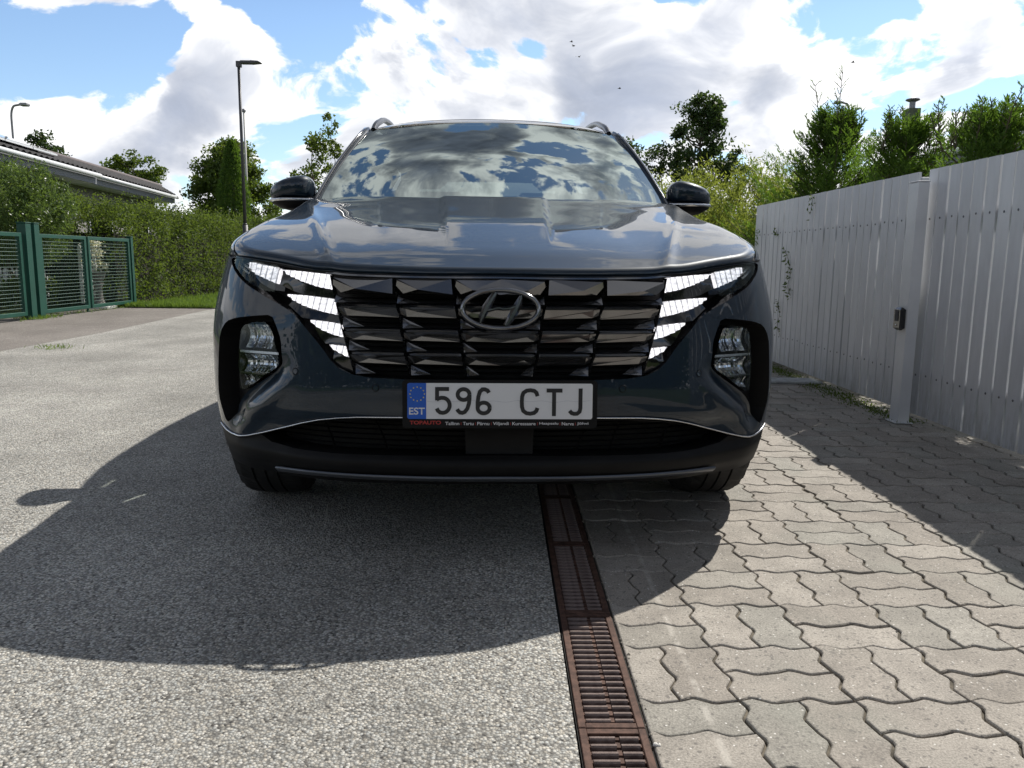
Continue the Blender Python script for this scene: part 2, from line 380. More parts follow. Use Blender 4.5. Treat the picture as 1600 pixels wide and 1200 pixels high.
def shape_extra(s, z):
    """extra inset (m) of the painted skin: sculpted cheeks, ledges under the lamp pockets"""
    a = np.abs(s); d = 0
    d = d+.006*np.exp(-((a-.58)/.12)**2-((z-.62)/.12)**2)                 # hollow cheek
    # wedge below the lamp pocket, its upper side facing the sky
    x1, z1, x2, z2 = .655, .574, .905, .388
    L = math.hypot(x2-x1, z2-z1); ux, uz = (x2-x1)/L, (z2-z1)/L
    t = (a-x1)*ux+(z-z1)*uz; q = (a-x1)*uz-(z-z1)*ux; q = np.where(a > 1.1, 9, q)   # q > 0 below the line
    d = d+(.024*np.exp(-(np.maximum(q, 0)/.030)**2)*np.exp(-(np.minimum(q, 0)/.014)**2)-.007*np.exp(-((q-.062)/.022)**2))*sm(-.05, .05, t)*(1-sm(L-.05, L+.03, t))
    return d
def SK(s, z, depth=0., extra=True):
    s = np.asarray(s, float); z = np.asarray(z, float)
    return CP(s, z, depth+(shape_extra(s, z) if extra else 0))
def SN(s, z, extra=True):
    h = .0015; a = SK(s+h, z, 0, extra)-SK(s-h, z, 0, extra); b = SK(s, z+h, 0, extra)-SK(s, z-h, 0, extra)
    n = np.cross(a, b); return n/np.maximum(np.linalg.norm(n, axis=-1, keepdims=True), 1e-9)

def sym(half):
    """closed outline over the centre line from a half outline that starts and ends at s = 0"""
    h = list(half); return h+[(-a, b) for a, b in h[::-1] if a > 1e-6]
def mir(p): return [(-a, b) for a, b in p][::-1]
def smoothloop(p, n=4, c=.2):
    """round an outline a little by Chaikin cutting, keeping the listed corners"""
    for _ in range(n):
        out = []
        for i in range(len(p)):
            a, b = p[i], p[(i+1) % len(p)]
            out += [(a[0]*(1-c)+b[0]*c, a[1]*(1-c)+b[1]*c), (a[0]*c+b[0]*(1-c), a[1]*c+b[1]*(1-c))]
        p = out; n -= 1
        if len(p) > 90: break
    return p
sarr = np.linspace(.93, 0, 24)
CLUSTER_H = [(float(s), float(edge(np.array([s]))[0])-.007) for s in sarr][::-1]
CLUSTER_H += [(.951,.874),(.935,.858),(.905,.842),(.859,.822),(.803,.799),(.76,.782),(.716,.763),(.675,.748),(.638,.733),(.615,.720),(.593,.704),(.55,.668),(.51,.631),(.48,.598),(.4555,.578),(.42,.563),(.363,.5555),(.26,.553),(0,.552)]
CLUSTER = sym(CLUSTER_H)
POCKET = smoothloop([(.892,.690),(.8315,.704),(.762,.7116),(.697,.717),(.675,.683),(.6565,.649),(.648,.594),(.6565,.5745),(.697,.546),(.7375,.521),(.7765,.4965),(.81,.472),(.86,.43),(.925,.372),(.953,.385),(.965,.43),(.960,.50),(.948,.5726),(.932,.655)], 1)
TRIM_H = [(0,.4508),(.2675,.449),(.396,.4451),(.4555,.4394),(.519,.4295),(.594,.411),(.672,.389),(.74,.369),(.8055,.3525),(.8445,.347),(.895,.346),(.94,.350),(.997,.362),(1.05,.378),(1.10,.395)]
INTAKE_H = [(0,.4394),(.36,.4356),(.48,.4241),(.573,.409),(.674,.384),(.755,.358),(.7143,.339),(.623,.331),(.487,.329),(.33,.331),(0,.3347)]
ARCHY, ARCHZ = .85, .36
def circ_s(yc, r, z0, n=28, a0=0):
    """a circle in the side view as an (s, z) outline"""
    out = []
    for k in range(n):
        q = 2*math.pi*k/n; y = yc+r*math.cos(q); z = ARCHZ+r*math.sin(q); out.append((float(s_of_y(y)), z))
    return out
def zbot(s): return float(np.interp(abs(s), [0,.42,.62,.77,.89,1.02,1.3,2.2,4.6,5.6], [.245,.238,.236,.238,.240,.245,.25,.24,.24,.27]))
TRIMCURVE = TRIM_H
def trimz(s): return np.interp(np.abs(s), [p[0] for p in TRIM_H]+[1.3,5.6], [p[1] for p in TRIM_H]+[.40,.40])
S_DOOR = [SEND-.10, float(s_of_y(2.55)), float(s_of_y(3.45))]

def panelise():
    V = []; E = []; segs = []
    def addloop(p, closed=True):
        b = len(V); V.extend([Vector(q) for q in p]); n = len(p)
        for i in range(n if closed else n-1):
            E.append((b+i, b+(i+1) % n)); segs.append((p[i], p[(i+1) % n]))
    def densify(p, h, closed=True):
        out = []
        for i in range(len(p) if closed else len(p)-1):
            a, b = p[i], p[(i+1) % len(p)]; k = max(1, int(math.hypot(b[0]-a[0], b[1]-a[1])/h))
            out += [(a[0]+(b[0]-a[0])*j/k, a[1]+(b[1]-a[1])*j/k) for j in range(k)]
        if not closed: out.append(p[-1])
        return out
    ss = np.r_[np.arange(0, SEND, .02), np.linspace(SEND, SMAX, 60)]
    tops = np.where(ss < 1.0, belt(ss)-.006, belt(ss))
    tp = [(-s, z) for s, z in zip(ss[::-1], tops[::-1]) if s > 0]+list(zip(ss, tops))
    bt = [(s, zbot(s)) for s, _ in tp]
    outer = [(float(a), float(b)) for a, b in tp]+[(float(a), float(b)) for a, b in bt[::-1]]
    outer = densify(outer, .025)
    addloop(outer)
    loops = {}
    def reg(name, p, h=.016): loops[name] = p; addloop(densify(p, h))
    reg('cluster', CLUSTER)
    for sgn in (1, -1):
        reg('pocket%d' % sgn, POCKET if sgn > 0 else mir(POCKET))
        reg('arch%d' % sgn, circ_s(ARCHY, .395, ARCHZ) if sgn > 0 else mir(circ_s(ARCHY, .395, ARCHZ)), .05)
        reg('archr%d' % sgn, circ_s(3.53, .395, ARCHZ) if sgn > 0 else mir(circ_s(3.53, .395, ARCHZ)), .05)
    tr = [(-a, b) for a, b in TRIM_H[::-1] if a > 0 and a < 1.05]+[q for q in TRIM_H if q[0] < 1.05]
    addloop(densify(tr, .016, False), False)
    tr2 = [(a, b-.010) for a, b in tr]; addloop(densify(tr2, .016, False), False)
    reg('intake', sym(INTAKE_H))
    for sd_ in S_DOOR:
        for sg in (1, -1):
            for o in (0, .005):
                a = (sg*(sd_+o)); addloop([(a, zbot(a)+.01+(.0 if abs(a) > 1 else .3)*0), (a, float(belt(np.array([a]))[0])-.004)], False)
    gs = np.r_[np.arange(-1.5, 1.5, .0125), np.arange(1.5, SMAX-.02, .10), -np.arange(1.5, SMAX-.02, .10)]
    pts = []
    A = np.array([[s[0][0], s[0][1], s[1][0], s[1][1]] for s in segs]); 
    for s in gs:
        st = .0125 if abs(s) < 1.5 else .08
        zt = float(belt(np.array([s]))[0])
        z = np.arange(zbot(s)+st*.6, zt-st*.6, st)
        pts.append(np.stack([np.full(len(z), s), z], 1))
    pts = np.vstack(pts)
    ax, az = A[:, 0], A[:, 1]; bx, bz = A[:, 2], A[:, 3]; L2 = (bx-ax)**2+(bz-az)**2+1e-12
    keep = np.ones(len(pts), bool)
    for c in range(0, len(pts), 2000):
        p = pts[c:c+2000]
        t = np.clip(((p[:, :1]-ax)*(bx-ax)+(p[:, 1:]-az)*(bz-az))/L2, 0, 1)
        dx = p[:, :1]-(ax+t*(bx-ax)); dz = p[:, 1:]-(az+t*(bz-az)); keep[c:c+2000] = (dx*dx+dz*dz).min(1) > .005**2
    V.extend([Vector(q) for q in pts[keep].tolist()])
    vs, es, fs, *_ = delaunay_2d_cdt(V, E, [], 0, 1e-6)
    vs = np.array([tuple(v) for v in vs]); fs = np.array([f for f in fs if len(f) == 3])
    c = vs[fs].mean(1); ins = inpoly(c[:, 0], c[:, 1], outer); fs = fs[ins]; c = c[ins]
    return vs, fs, c, loops
PV, PF, PC, LOOPS = panelise()
cs, cz = PC[:, 0], PC[:, 1]; ca = np.abs(cs); tz = trimz(cs)
R_ = {}
inC = inpoly(cs, cz, CLUSTER); inP = {k: inpoly(cs, cz, POCKET if k > 0 else mir(POCKET)) for k in (1, -1)}
inA = {k: inpoly(cs, cz, LOOPS['arch%d' % k]) | inpoly(cs, cz, LOOPS['archr%d' % k]) for k in (1, -1)}
inI = inpoly(cs, cz, LOOPS['intake'])
used = inC | inP[1] | inP[-1] | inA[1] | inA[-1] | inI
gap = np.zeros(len(cs), bool)
for sd_ in S_DOOR: gap |= (ca > sd_) & (ca < sd_+.005)
low = (cz < tz-.010); mid = (cz <= tz) & ~low & (ca < 1.05)
S_F = 1.02   # bumper / wing joint
def region(name, mask, m, depth=0., thick=.0, smooth=True, extra=True, parent=None):
    f = PF[mask]; idx, inv = np.unique(f, return_inverse=True); f = inv.reshape(-1, 3); v = PV[idx]
    co = SK(v[:, 0], v[:, 1], depth, extra); nn = SN(v[:, 0], v[:, 1], extra)
    # orient outwards
    a, b, c = co[f[:, 0]], co[f[:, 1]], co[f[:, 2]]; fl = (np.cross(b-a, c-a)*nn[f[:, 0]]).sum(1) < 0
    # outward normal: away from the car centre
    cen = co-np.array([0, 2.2, .5]); 
    if (nn*cen).sum() < 0: nn = -nn; fl = ~fl
    f[fl] = f[fl][:, ::-1]
    me = mesh_data(name, co, f, smooth, [m]); me.normals_split_custom_set_from_vertices(nn.tolist())
    return link(name, me, parent or CAR)
body = ~used & ~gap & ~low & ~mid
bumper = body & (ca < S_F)
region('painted_bumper', bumper, M_PAINT)
for k, nm in ((0, 'front_wing'), (1, 'front_door'), (2, 'rear_door'), (3, 'rear_quarter_panel')):
    lo = [S_F, S_DOOR[0], S_DOOR[1], S_DOOR[2]][k]; hi = [S_DOOR[0], S_DOOR[1], S_DOOR[2], 9][k]
    if k < 3:
        for sg in (1, -1): region(nm, body & (ca >= lo) & (ca < hi) & (cs*sg > 0), M_PAINT)
    else: region('rear_body', body & (ca >= lo), M_PAINT)
region('lower_bumper', low & ~used & (ca < S_F), M_BLACK, .0)
region('sill_cladding', low & ~used & (ca >= S_F), M_BLACK, .0)
region('chrome_line', mid & ~used, M_BLACK, .004)
def strip_along(name, line, m, w, h, depth=-.003, parent=None, z0=0.):
    """a raised rounded bar lying on the skin along an (s, z) line; w height, h how far it stands out"""
    P = [];
    for a in line: P.append(a)
    P = np.array(P); n = len(P); V = []; F = []
    prof = [(-.5, 0), (-.36, .75), (0, 1), (.36, .75), (.5, 0)]
    for s_, z_ in P:
        for q, o in prof: V.append(SK(s_, z_+q*w, depth-o*h+h*.0).tolist())
    for i in range(n-1):
        for k in range(4): F.append((i*5+k, i*5+k+1, i*5+6+k, i*5+5+k))
    return obj(name, V, F, m, parent or CAR, True)
tl = np.array([q for q in TRIM_H]); sq = np.linspace(-1.0, 1.0, 161)
strip_along('chrome_strip', [(s, float(trimz(np.array([s]))[0])-.003) for s in sq], M_CHROME, .0055, .004)
# skid strip: a broad grey bar low on the bumper
sq = np.linspace(-.70, .70, 101)
def skz(s): a = abs(s); return .2665-.006*a-.006*max(0, (a-.5)/.2)**2
o = strip_along('skid_bar', [(s, skz(s)) for s in sq], M_SKID, .022, .012)
# recessed floors and walls
def walls(name, loop, m, d0, d1, h=.014, extra=True, parent=None, close=True):
    p = []
    n = len(loop)
    for i in range(n if close else n-1):
        a, b = loop[i], loop[(i+1) % n]; k = max(1, int(math.hypot(b[0]-a[0], b[1]-a[1])/h))
        p += [(a[0]+(b[0]-a[0])*j/k, a[1]+(b[1]-a[1])*j/k) for j in range(k)]
    p = np.array(p); A = SK(p[:, 0], p[:, 1], d0, extra); B = SK(p[:, 0], p[:, 1], d1, False)
    n = len(p); F = [(i, (i+1) % n, n+(i+1) % n, n+i) for i in range(n)]
    return obj(name, np.vstack([A, B]), F, m, parent or CAR)
region('grille_backing', inC, M_VOID, .075, extra=False)
walls('grille_surround', CLUSTER, M_GLOSS, -.001, .076)
region('intake_backing', inI, M_VOID, .08, extra=False)
walls('intake_surround', sym(INTAKE_H), M_BLACK, .0, .08)
# thin black edging between paint and the lamp cluster
cl = np.array(CLUSTER)
mk = [(a, b) for a, b in CLUSTER_H if b < .88][1:]
# flat pieces cut to an (s, z) outline, lying at a depth below the skin, with thickness
def plate(name, poly, m, depth, thick=.004, h=.02, parent=None, extra=False, smooth=True, tilt=None, mats=None):
    P = []
    n = len(poly)
    for i in range(n):
        a, b = poly[i], poly[(i+1) % n]; k = max(1, int(math.hypot(b[0]-a[0], b[1]-a[1])/h))
        P += [(a[0]+(b[0]-a[0])*j/k, a[1]+(b[1]-a[1])*j/k) for j in range(k)]
    q = np.array(P); nb = len(P)
    gx = np.arange(q[:, 0].min()+h/2, q[:, 0].max(), h); gz = np.arange(q[:, 1].min()+h/2, q[:, 1].max(), h)
    pts = []
    if len(gx) and len(gz):
        G = np.array([(a, b) for a in gx for b in gz]); G = G[inpoly(G[:, 0], G[:, 1], q)]
        for g in G:
            if np.min((q[:, 0]-g[0])**2+(q[:, 1]-g[1])**2) > (h*.4)**2: pts.append(tuple(g))
    vs, es, fs, *_ = delaunay_2d_cdt([Vector(p) for p in P+pts], [(i, (i+1) % nb) for i in range(nb)], [], 0, 1e-7)
    vs = np.array([tuple(v) for v in vs]); fs = np.array([f for f in fs if len(f) == 3]); c = vs[fs].mean(1); fs = fs[inpoly(c[:, 0], c[:, 1], q)]
    dp = depth(vs[:, 0], vs[:, 1]) if callable(depth) else np.full(len(vs), depth)
    A = SK(vs[:, 0], vs[:, 1], dp, extra); nn = SN(vs[:, 0], vs[:, 1], extra)
    cen = A-np.array([0, 2.2, .5])
    if (nn*cen).sum() < 0: nn = -nn
    fl = (np.cross(A[fs[:, 1]]-A[fs[:, 0]], A[fs[:, 2]]-A[fs[:, 0]])*nn[fs[:, 0]]).sum(1) < 0
    fs[fl] = fs[fl][:, ::-1]
    dq = depth(q[:, 0], q[:, 1]) if callable(depth) else np.full(nb, depth)
    Q0 = SK(q[:, 0], q[:, 1], dq, extra); Q1 = SK(q[:, 0], q[:, 1], dq+thick, extra)
    nA = len(A); V = np.vstack([A, Q0, Q1]); F = fs.tolist()+[(nA+i, nA+(i+1) % nb, nA+nb+(i+1) % nb, nA+nb+i) for i in range(nb)]
    me = mesh_data(name, V, F, False, [m])
    if smooth: me.polygons.foreach_set('use_smooth', [True]*len(fs)+[False]*nb)
    return link(name, me, parent or CAR)

# ---- daytime running lights and headlamp clusters
def drl_mat():
    m, t, out = mat('running_light_lit')
    b = t.node('ShaderNodeBsdfPrincipled', {'Base Color': C3(.7,.7,.72), 'Roughness': .12, 'Coat Weight': 1.})
    o = obco(t); s = t.node('ShaderNodeSeparateXYZ', {'Vector': o})
    sl = t.m('ADD', t.m('ABSOLUTE', s.outputs[0]), t.m('MULTIPLY', s.outputs[2], .22))
    cell = t.m('FRACT', t.m('MULTIPLY', sl, 52.)); e = t.mr(t.m('ABSOLUTE', t.m('SUBTRACT', cell, .5)), .34, .47, 1., .22)
    hz = t.m('FRACT', t.m('ADD', t.m('MULTIPLY', s.outputs[2], 75.), t.m('MULTIPLY', t.noise(o, 60, 2), 1.2))); e2 = t.mr(t.m('ABSOLUTE', t.m('SUBTRACT', hz, .5)), .3, .5, 1., .62)
    n = t.mr(t.noise(o, 95, 4, .7), .34, .62, .62, 1.1)
    st = t.m('MULTIPLY', t.m('MULTIPLY', e, e2), n)
    t.put(b.inputs['Emission Color'], C3(1,.97,1.0)); t.put(b.inputs['Emission Strength'], t.m('MULTIPLY', st, 1.05))
    t.l.new(b.outputs[0], out.inputs[0]); return m
M_DRL = drl_mat()
DRL = [[(.822,.8665),(.7020,.8500),(.6935,.8030),(.7375,.8165),(.79,.832),(.822,.848)],
       [(.6883,.8455),(.6189,.8420),(.5052,.8340),(.4908,.7917),(.5466,.800),(.6146,.8154),(.6666,.8317)],
       [(.658,.7764),(.5842,.7740),(.4806,.7660),(.4662,.7221),(.5235,.7315),(.5929,.7467),(.6363,.7620)],
       [(.5611,.7070),(.5105,.7035),(.4546,.6975),(.4445,.6612),(.4772,.6680),(.5206,.6815),(.5466,.6945)],
       [(.4917,.6405),(.4671,.6388),(.4344,.6366),(.4257,.6065),(.4497,.6150),(.4743,.6265)]]
def fac(s, z): return .010+.0*s
for sg in (1, -1):
    f = (lambda p: p) if sg > 0 else mir
    for i, p in enumerate(DRL):
        d = plate('running_light', f(smoothloop(p, 1, .07)), M_DRL, (lambda a, b: .009+.004*np.sin(np.abs(a)*326)), .012, .006)
        # glossy hood under each light
    # gloss black blades between the lights
    hoods = [[(.688,.852),(.692,.803),(.64,.785),(.60,.776),(.575,.776),(.49,.7665),(.4955,.788),(.5466,.795),(.6146,.811),(.668,.829),(.692,.848)],
             [(.64,.760),(.5929,.743),(.5235,.728),(.465,.7185),(.458,.700),(.51,.705),(.56,.709),(.592,.712),(.62,.727),(.655,.745)],
             [(.548,.691),(.5206,.678),(.4772,.6645),(.443,.6575),(.437,.639),(.468,.641),(.4917,.6425),(.508,.642),(.53,.660)],
             [(.476,.6225),(.4497,.611),(.4245,.6025),(.412,.566),(.42,.566),(.455,.580),(.478,.600)]]
    for p in hoods: plate('lamp_blade', f(p), M_GLOSS, (lambda a, b: .016-.012*sm(.0, 1, 0)+.004*np.sin(b*60)), .02, .02)
    # outer headlamp: dark clear lens with cells behind
    outer = [(.700,.857),(.80,.872),(.88,.880),(.925,.884),(.944,.874),(.925,.860),(.90,.846),(.858,.829),(.803,.806),(.742,.785),(.700,.782)]
    plate('headlamp_housing', f(outer), M_GLOSS, .045, .01, .03)
    plate('headlamp_lens', f(outer), M_LENS, .004, .003, .02)
    gr = [(.812,.862),(.86,.868),(.895,.872),(.91,.868),(.88,.852),(.84,.842),(.815,.840)]
    plate('headlamp_reflector', f(gr), M_REFL, (lambda a, b: .026+.008*np.sin(a*180)*np.sin(b*260)), .008, .008)
    # faceted marker cells at the outer corner
    mb = MB()
    for i in range(8):
        for j in range(4):
            s0 = .838+i*.0118-j*.012; z0 = .8335+j*.0088+i*.0036
            if not inpoly(np.array([s0]), np.array([z0]), outer)[0] or s0 < .80: continue
            c = [SK(sg*(s0+a), z0+b, .018) for a, b in ((-.0045,-.0035),(.0045,-.0035),(.0045,.0035),(-.0045,.0035))]; t_ = SK(sg*s0, z0, .010)
            mb.add([*c, t_], [(0,1,4),(1,2,4),(2,3,4),(3,0,4)])
    if mb.V: mb.build('marker_cells', M_DCHROME, CAR)
    # ---- lamp pocket
    pk = f(POCKET)
    region('lamp_pocket', inP[sg], M_BLACK, .06, extra=False)
    walls('pocket_edge', pk, M_BLACK, -.0005, .061)
    LAMP = smoothloop([(.8156,.6812),(.765,.692),(.7158,.694),(.6975,.664),(.680,.628),(.662,.5879),(.6687,.5700),(.7317,.5308),(.8127,.4832),(.822,.5441),(.822,.6107)], 1)
    lp = f(LAMP)
    hs = plate('lower_headlamp', lp, M_VOID, .057, .002, .02)
    walls('lamp_bezel', lp, M_GLOSS, .012, .058, extra=False, parent=hs)
    def bowl(sc, zc, ws, hz, dep, nm='reflector_bowl'):
        V = []; F = []; n = 26; m_ = 8
        for i in range(n+1):
            for j in range(m_+1):
                u, v = i/n*2-1, j/m_*2-1; r2 = min(1, (u*u+v*v)/2)
                V.append(SK(sg*(sc+u*ws), zc+v*hz, .018+dep*(1-r2)**1.3+.0035*(i % 2)-.004*math.cos(u*9)).tolist())
        for i in range(n):
            for j in range(m_): a = i*(m_+1)+j; F.append((a, a+1, a+m_+2, a+m_+1))
        return obj(nm, V, F, M_REFL, hs, False)
    bowl(.757, .650, .050, .034, .035); bowl(.748, .570, .066, .026, .035); bowl(.780, .520, .034, .016, .02)
    for a, b, z0, z1 in ((.672,.820,.602,.609),(.70,.819,.541,.545)):
        V = [SK(sg*q, z, .012).tolist() for q in np.linspace(a, b, 8) for z in (z0, z1)]+[SK(sg*q, z, .045).tolist() for q in np.linspace(a, b, 8) for z in (z0, z1)]
        F = [(2*i, 2*i+1, 2*i+3, 2*i+2) for i in range(7)]+[(2*i+1, 16+2*i+1, 16+2*i+3, 2*i+3) for i in range(7)]+[(2*i, 16+2*i, 16+2*i+2, 2*i+2) for i in range(7)]
        obj('lamp_divider', V, F, M_CHROME if z0 > .55 else M_DCHROME, hs)
    plate('lamp_cover', lp, M_LENS, .008, .002, .03, parent=hs)
    # parking sensor and tow cover ring
    for s0, z0, r in ((.596,.561,.0085),(.345,.527,.0085)):
        n = 16; V = [SK(sg*(s0+math.cos(q)*rr), z0+math.sin(q)*rr, dd).tolist() for rr, dd in ((r*1.25,-.0006),(r,-.0006),(r*.93,-.0016)) for q in [2*math.pi*k/n for k in range(n)]]
        F = [(n+i, n+(i+1) % n, 2*n+(i+1) % n, 2*n+i) for i in range(n)]+[tuple(2*n+i for i in range(n))]
        obj('parking_sensor', V, F, M_PAINT, CAR)
        F = [(i, (i+1) % n, n+(i+1) % n, n+i) for i in range(n)]; V = [SK(sg*(s0+math.cos(q)*rr), z0+math.sin(q)*rr, -.0008).tolist() for rr in (r*1.25, r*1.02) for q in [2*math.pi*k/n for k in range(n)]]
        obj('sensor_ring', V, F, M_BLACK, CAR)

# ---- grille jewels
ROWZ = [.8285, .757, .690, .627, .563]
def divs(z):
    k = (z-.563)/(.8285-.563); return [.409+(.5035-.409)*k, .2516+(.308-.2516)*k, .0954+(.136-.0954)*k]
G0 = .020          # depth of the jewel base below the skin
def jewel(sL, sR, r, name='grille_jewel'):
    """one faceted cell; sL/sR: functions z -> s of the outer and the inner side (u = 0 outer, 1 inner)"""
    zt, zb = ROWZ[r], ROWZ[r+1]
    def at(u, v, out):
        z = zt+(zb-zt)*v; s = sL(z)+(sR(z)-sL(z))*u; return SK(s, z, G0-out-(.012 if r == 0 else 0), False).tolist()
    V = []; F = []
    def face(pts):
        b = len(V); V.extend(pts); F.append(tuple(range(b, b+len(pts))))
    if r == 0:
        face([at(0.02,.02,.002), at(1,.02,.002), at(1,.60,.024), at(.40,.43,.021), at(.06,.10,.016)])
        face([at(.06,.10,.016), at(.40,.43,.021), at(.12,.60,.006), at(.02,.30,.010)])
        face([at(.02,.02,.002), at(.06,.10,.016), at(.02,.30,.010)])
        face([at(.40,.43,.021), at(1,.60,.024), at(1,.64,.0), at(.3,.62,-.01), at(.12,.60,.006)])
        face([at(.02,.66,.0), at(.0,.97,.018), at(.40,.95,.008), at(.12,.80,.0)])
    else:
        rod = [(0.,.0,.002),(0.,.05,.016),(0.,.13,.022),(0.,.19,.018)]
        for (a, b, c), (a2, b2, c2) in zip(rod, rod[1:]):
            face([at(.03+.05*(b > .1),b,c), at(1,b,c), at(1,b2,c2), at(.03+.05*(b2 > .1),b2,c2)])
        face([at(.08,.19,.018), at(1,.19,.018), at(1,.56,.001), at(.32,.33,.006)])
        face([at(.02,.16,.020), at(.12,.19,.019), at(.32,.33,.006), at(.10,.52,.004), at(.0,.42,.006)])
        face([at(.32,.33,.006), at(1,.56,.001), at(1,.60,-.012), at(.10,.52,.004)])
        face([at(.02,.58,.000), at(.02,.98,.020), at(.38,.96,.006), at(.14,.80,.004)])
        face([at(.02,.58,.0), at(.14,.80,.004), at(.38,.96,.006), at(.2,.7,-.006)])
    return V, F
def fixdown(V, F):
    # faces look forwards (towards -y)
    V = np.array(V); out = []
    for f in F:
        n = np.cross(V[f[1]]-V[f[0]], V[f[2]]-V[f[0]]); out.append(f if n[1] < 0 else f[::-1])
    return V.tolist(), out
for r in range(4):
    for c in range(5):
        g = .0035
        if c == 2:
            V, F = jewel(lambda z: -divs(z)[2]+g, lambda z: 0., r); V2, F2 = jewel(lambda z: divs(z)[2]-g, lambda z: 0., r)
            b = len(V); V = V+V2; F = F+[tuple(i+b for i in f) for f in F2]
        elif c < 2: V, F = jewel(lambda z, c=c: -divs(z)[c]+g, lambda z, c=c: -divs(z)[c+1]-g, r)
        else:
            k = 4-c; V, F = jewel(lambda z, k=k: divs(z)[k]-g, lambda z, k=k: divs(z)[k+1]+g, r)
        V, F = fixdown(V, F); obj('grille_jewel', V, F, M_DCHROME, CAR)
# slanted dividers between the columns, top bar, fins behind
for sg in (1, -1):
    for c in range(3):
        zs = np.linspace(ROWZ[0]+.004, ROWZ[-1]-.006, 10); V = []
        for z in zs:
            s0 = divs(z)[c]
            for a, d in ((-.0024, .022), (0, .003), (.0024, .022)): V.append(SK(sg*(s0+a), z, d, False).tolist())
        F = [(3*i+k, 3*i+k+1, 3*i+4+k, 3*i+3+k) for i in range(9) for k in (0, 1)]
        obj('grille_divider', V, F, M_DCHROME, CAR)
ssq = np.linspace(-.52, .52, 41); V = []
for s in ssq:
    e = float(edge(np.array([abs(s)]))[0])
    for dz, d in ((-.0075, .020), (-.009, .004), (-.0145, .004), (-.017, .030)): V.append(SK(s, e+dz, d, False).tolist())
obj('grille_top_bar', V, [(4*i+k, 4*i+k+1, 4*i+5+k, 4*i+4+k) for i in range(40) for k in range(3)], M_DCHROME, CAR)
mb = MB()
for z in np.arange(.566, .825, .0135):
    s1 = divs(z)[0]-.005; L = np.linspace(-s1, s1, 25)
    V = [SK(s, z+a, d, False).tolist() for s in L for a, d in ((-.0020, .060), (0, .050), (.0020, .060))]
    mb.add(V, [(3*i+k, 3*i+k+1, 3*i+4+k, 3*i+3+k) for i in range(24) for k in (0, 1)])
fins = mb.build('grille_fins', M_BLACK, CAR); fins['kind'] = 'stuff'
mb = MB()
def irange(z, m_=.98):
    P = np.array(INTAKE_H[:6]); return float(np.interp(-z, -P[:, 1], P[:, 0]))
for z in (.352,.3675,.383,.3985,.414,.428):
    s1 = min(.70, max(.2, irange(z)))-.01
    L = np.linspace(-s1, s1, 41); V = [SK(s, z+a, d, False).tolist() for s in L for a, d in ((-.0022, .030), (0, .018), (.0022, .030))]
    mb.add(V, [(3*i+k, 3*i+k+1, 3*i+4+k, 3*i+3+k) for i in range(40) for k in (0, 1)])
for sg in (1, -1):
    for s0 in (.23, .33, .50):
        zz_ = np.linspace(.338, .43 if s0 < .4 else .41, 6); V = [SK(sg*(s0+(z-.34)*.35+a), z, d, False).tolist() for z in zz_ for a, d in ((-.002, .031), (0, .022), (.002, .031))]
        mb.add(V, [(3*i+k, 3*i+k+1, 3*i+4+k, 3*i+3+k) for i in range(5) for k in (0, 1)])
li = mb.build('intake_slats', M_BLACK, CAR); li['kind'] = 'stuff'
plate('radar_cover', [(-.100,.4365),(.100,.4365),(.096,.336),(-.096,.336)], M_BLACK, .012, .02, .03)

# ---- emblem: oval ring with a slanted letter
def oval_ring(a, b, w, d, n=56):
    V = []; F = []; prof = [(-w, .0), (-w*.55, .75), (0, 1.), (w*.55, .75), (w, .0)]
    for k in range(n):
        q = 2*math.pi*k/n
        for o, h in prof: V.append(((a+o)*math.cos(q), -h*d, (b+o)*math.sin(q)))
    for k in range(n):
        for j in range(4): F.append((k*5+j, k*5+j+1, ((k+1) % n)*5+j+1, ((k+1) % n)*5+j))
    return V, F
E_ = empty('emblem', (0, .008, .748)); E_.parent = CAR; E_.rotation_euler = (math.radians(-8), 0, 0)
V, F = oval_ring(.104, .0525, .0075, .010); obj('emblem_ring', V, F, M_DCHROME, E_, True)
def ribbon(pts, ws, d=.009):
    """bevelled flat bar through (x, z) points with half widths ws"""
    P = [Vector((p[0], p[1])) for p in pts]; V = []; F = []; n = len(P)
    for i, p in enumerate(P):
        t = (P[min(i+1, n-1)]-P[max(i-1, 0)]).normalized(); nrm = Vector((-t.y, t.x)); wv = ws[i]
        for o, h in ((-1, 0), (-.45, 1), (.25, 1), (1, 0)): q = p+nrm*wv*o; V.append((q.x, -h*d, q.y))
    for i in range(n-1):
        for k in range(3): F.append((i*4+k, i*4+k+1, i*4+5+k, i*4+4+k))
    F += [(0,1,2,3), tuple(4*(n-1)+k for k in (3,2,1,0))]
    return V, F
mb = MB()
mb.add(*ribbon([(-.056,-.038),(-.050,-.020),(-.039,.004),(-.026,.026),(-.013,.045)], [.004,.009,.0115,.010,.007]))
mb.add(*ribbon([(.013,-.045),(.026,-.026),(.039,-.004),(.050,.020),(.056,.038)], [.007,.010,.0115,.009,.004]))
mb.add(*ribbon([(-.040,-.004),(-.024,-.001),(-.006,.0035),(.006,.0005),(.024,.002),(.040,.008)], [.0065,.005,.0045,.0045,.005,.0065], .008))
mb.build('emblem_letter', M_DCHROME, E_)

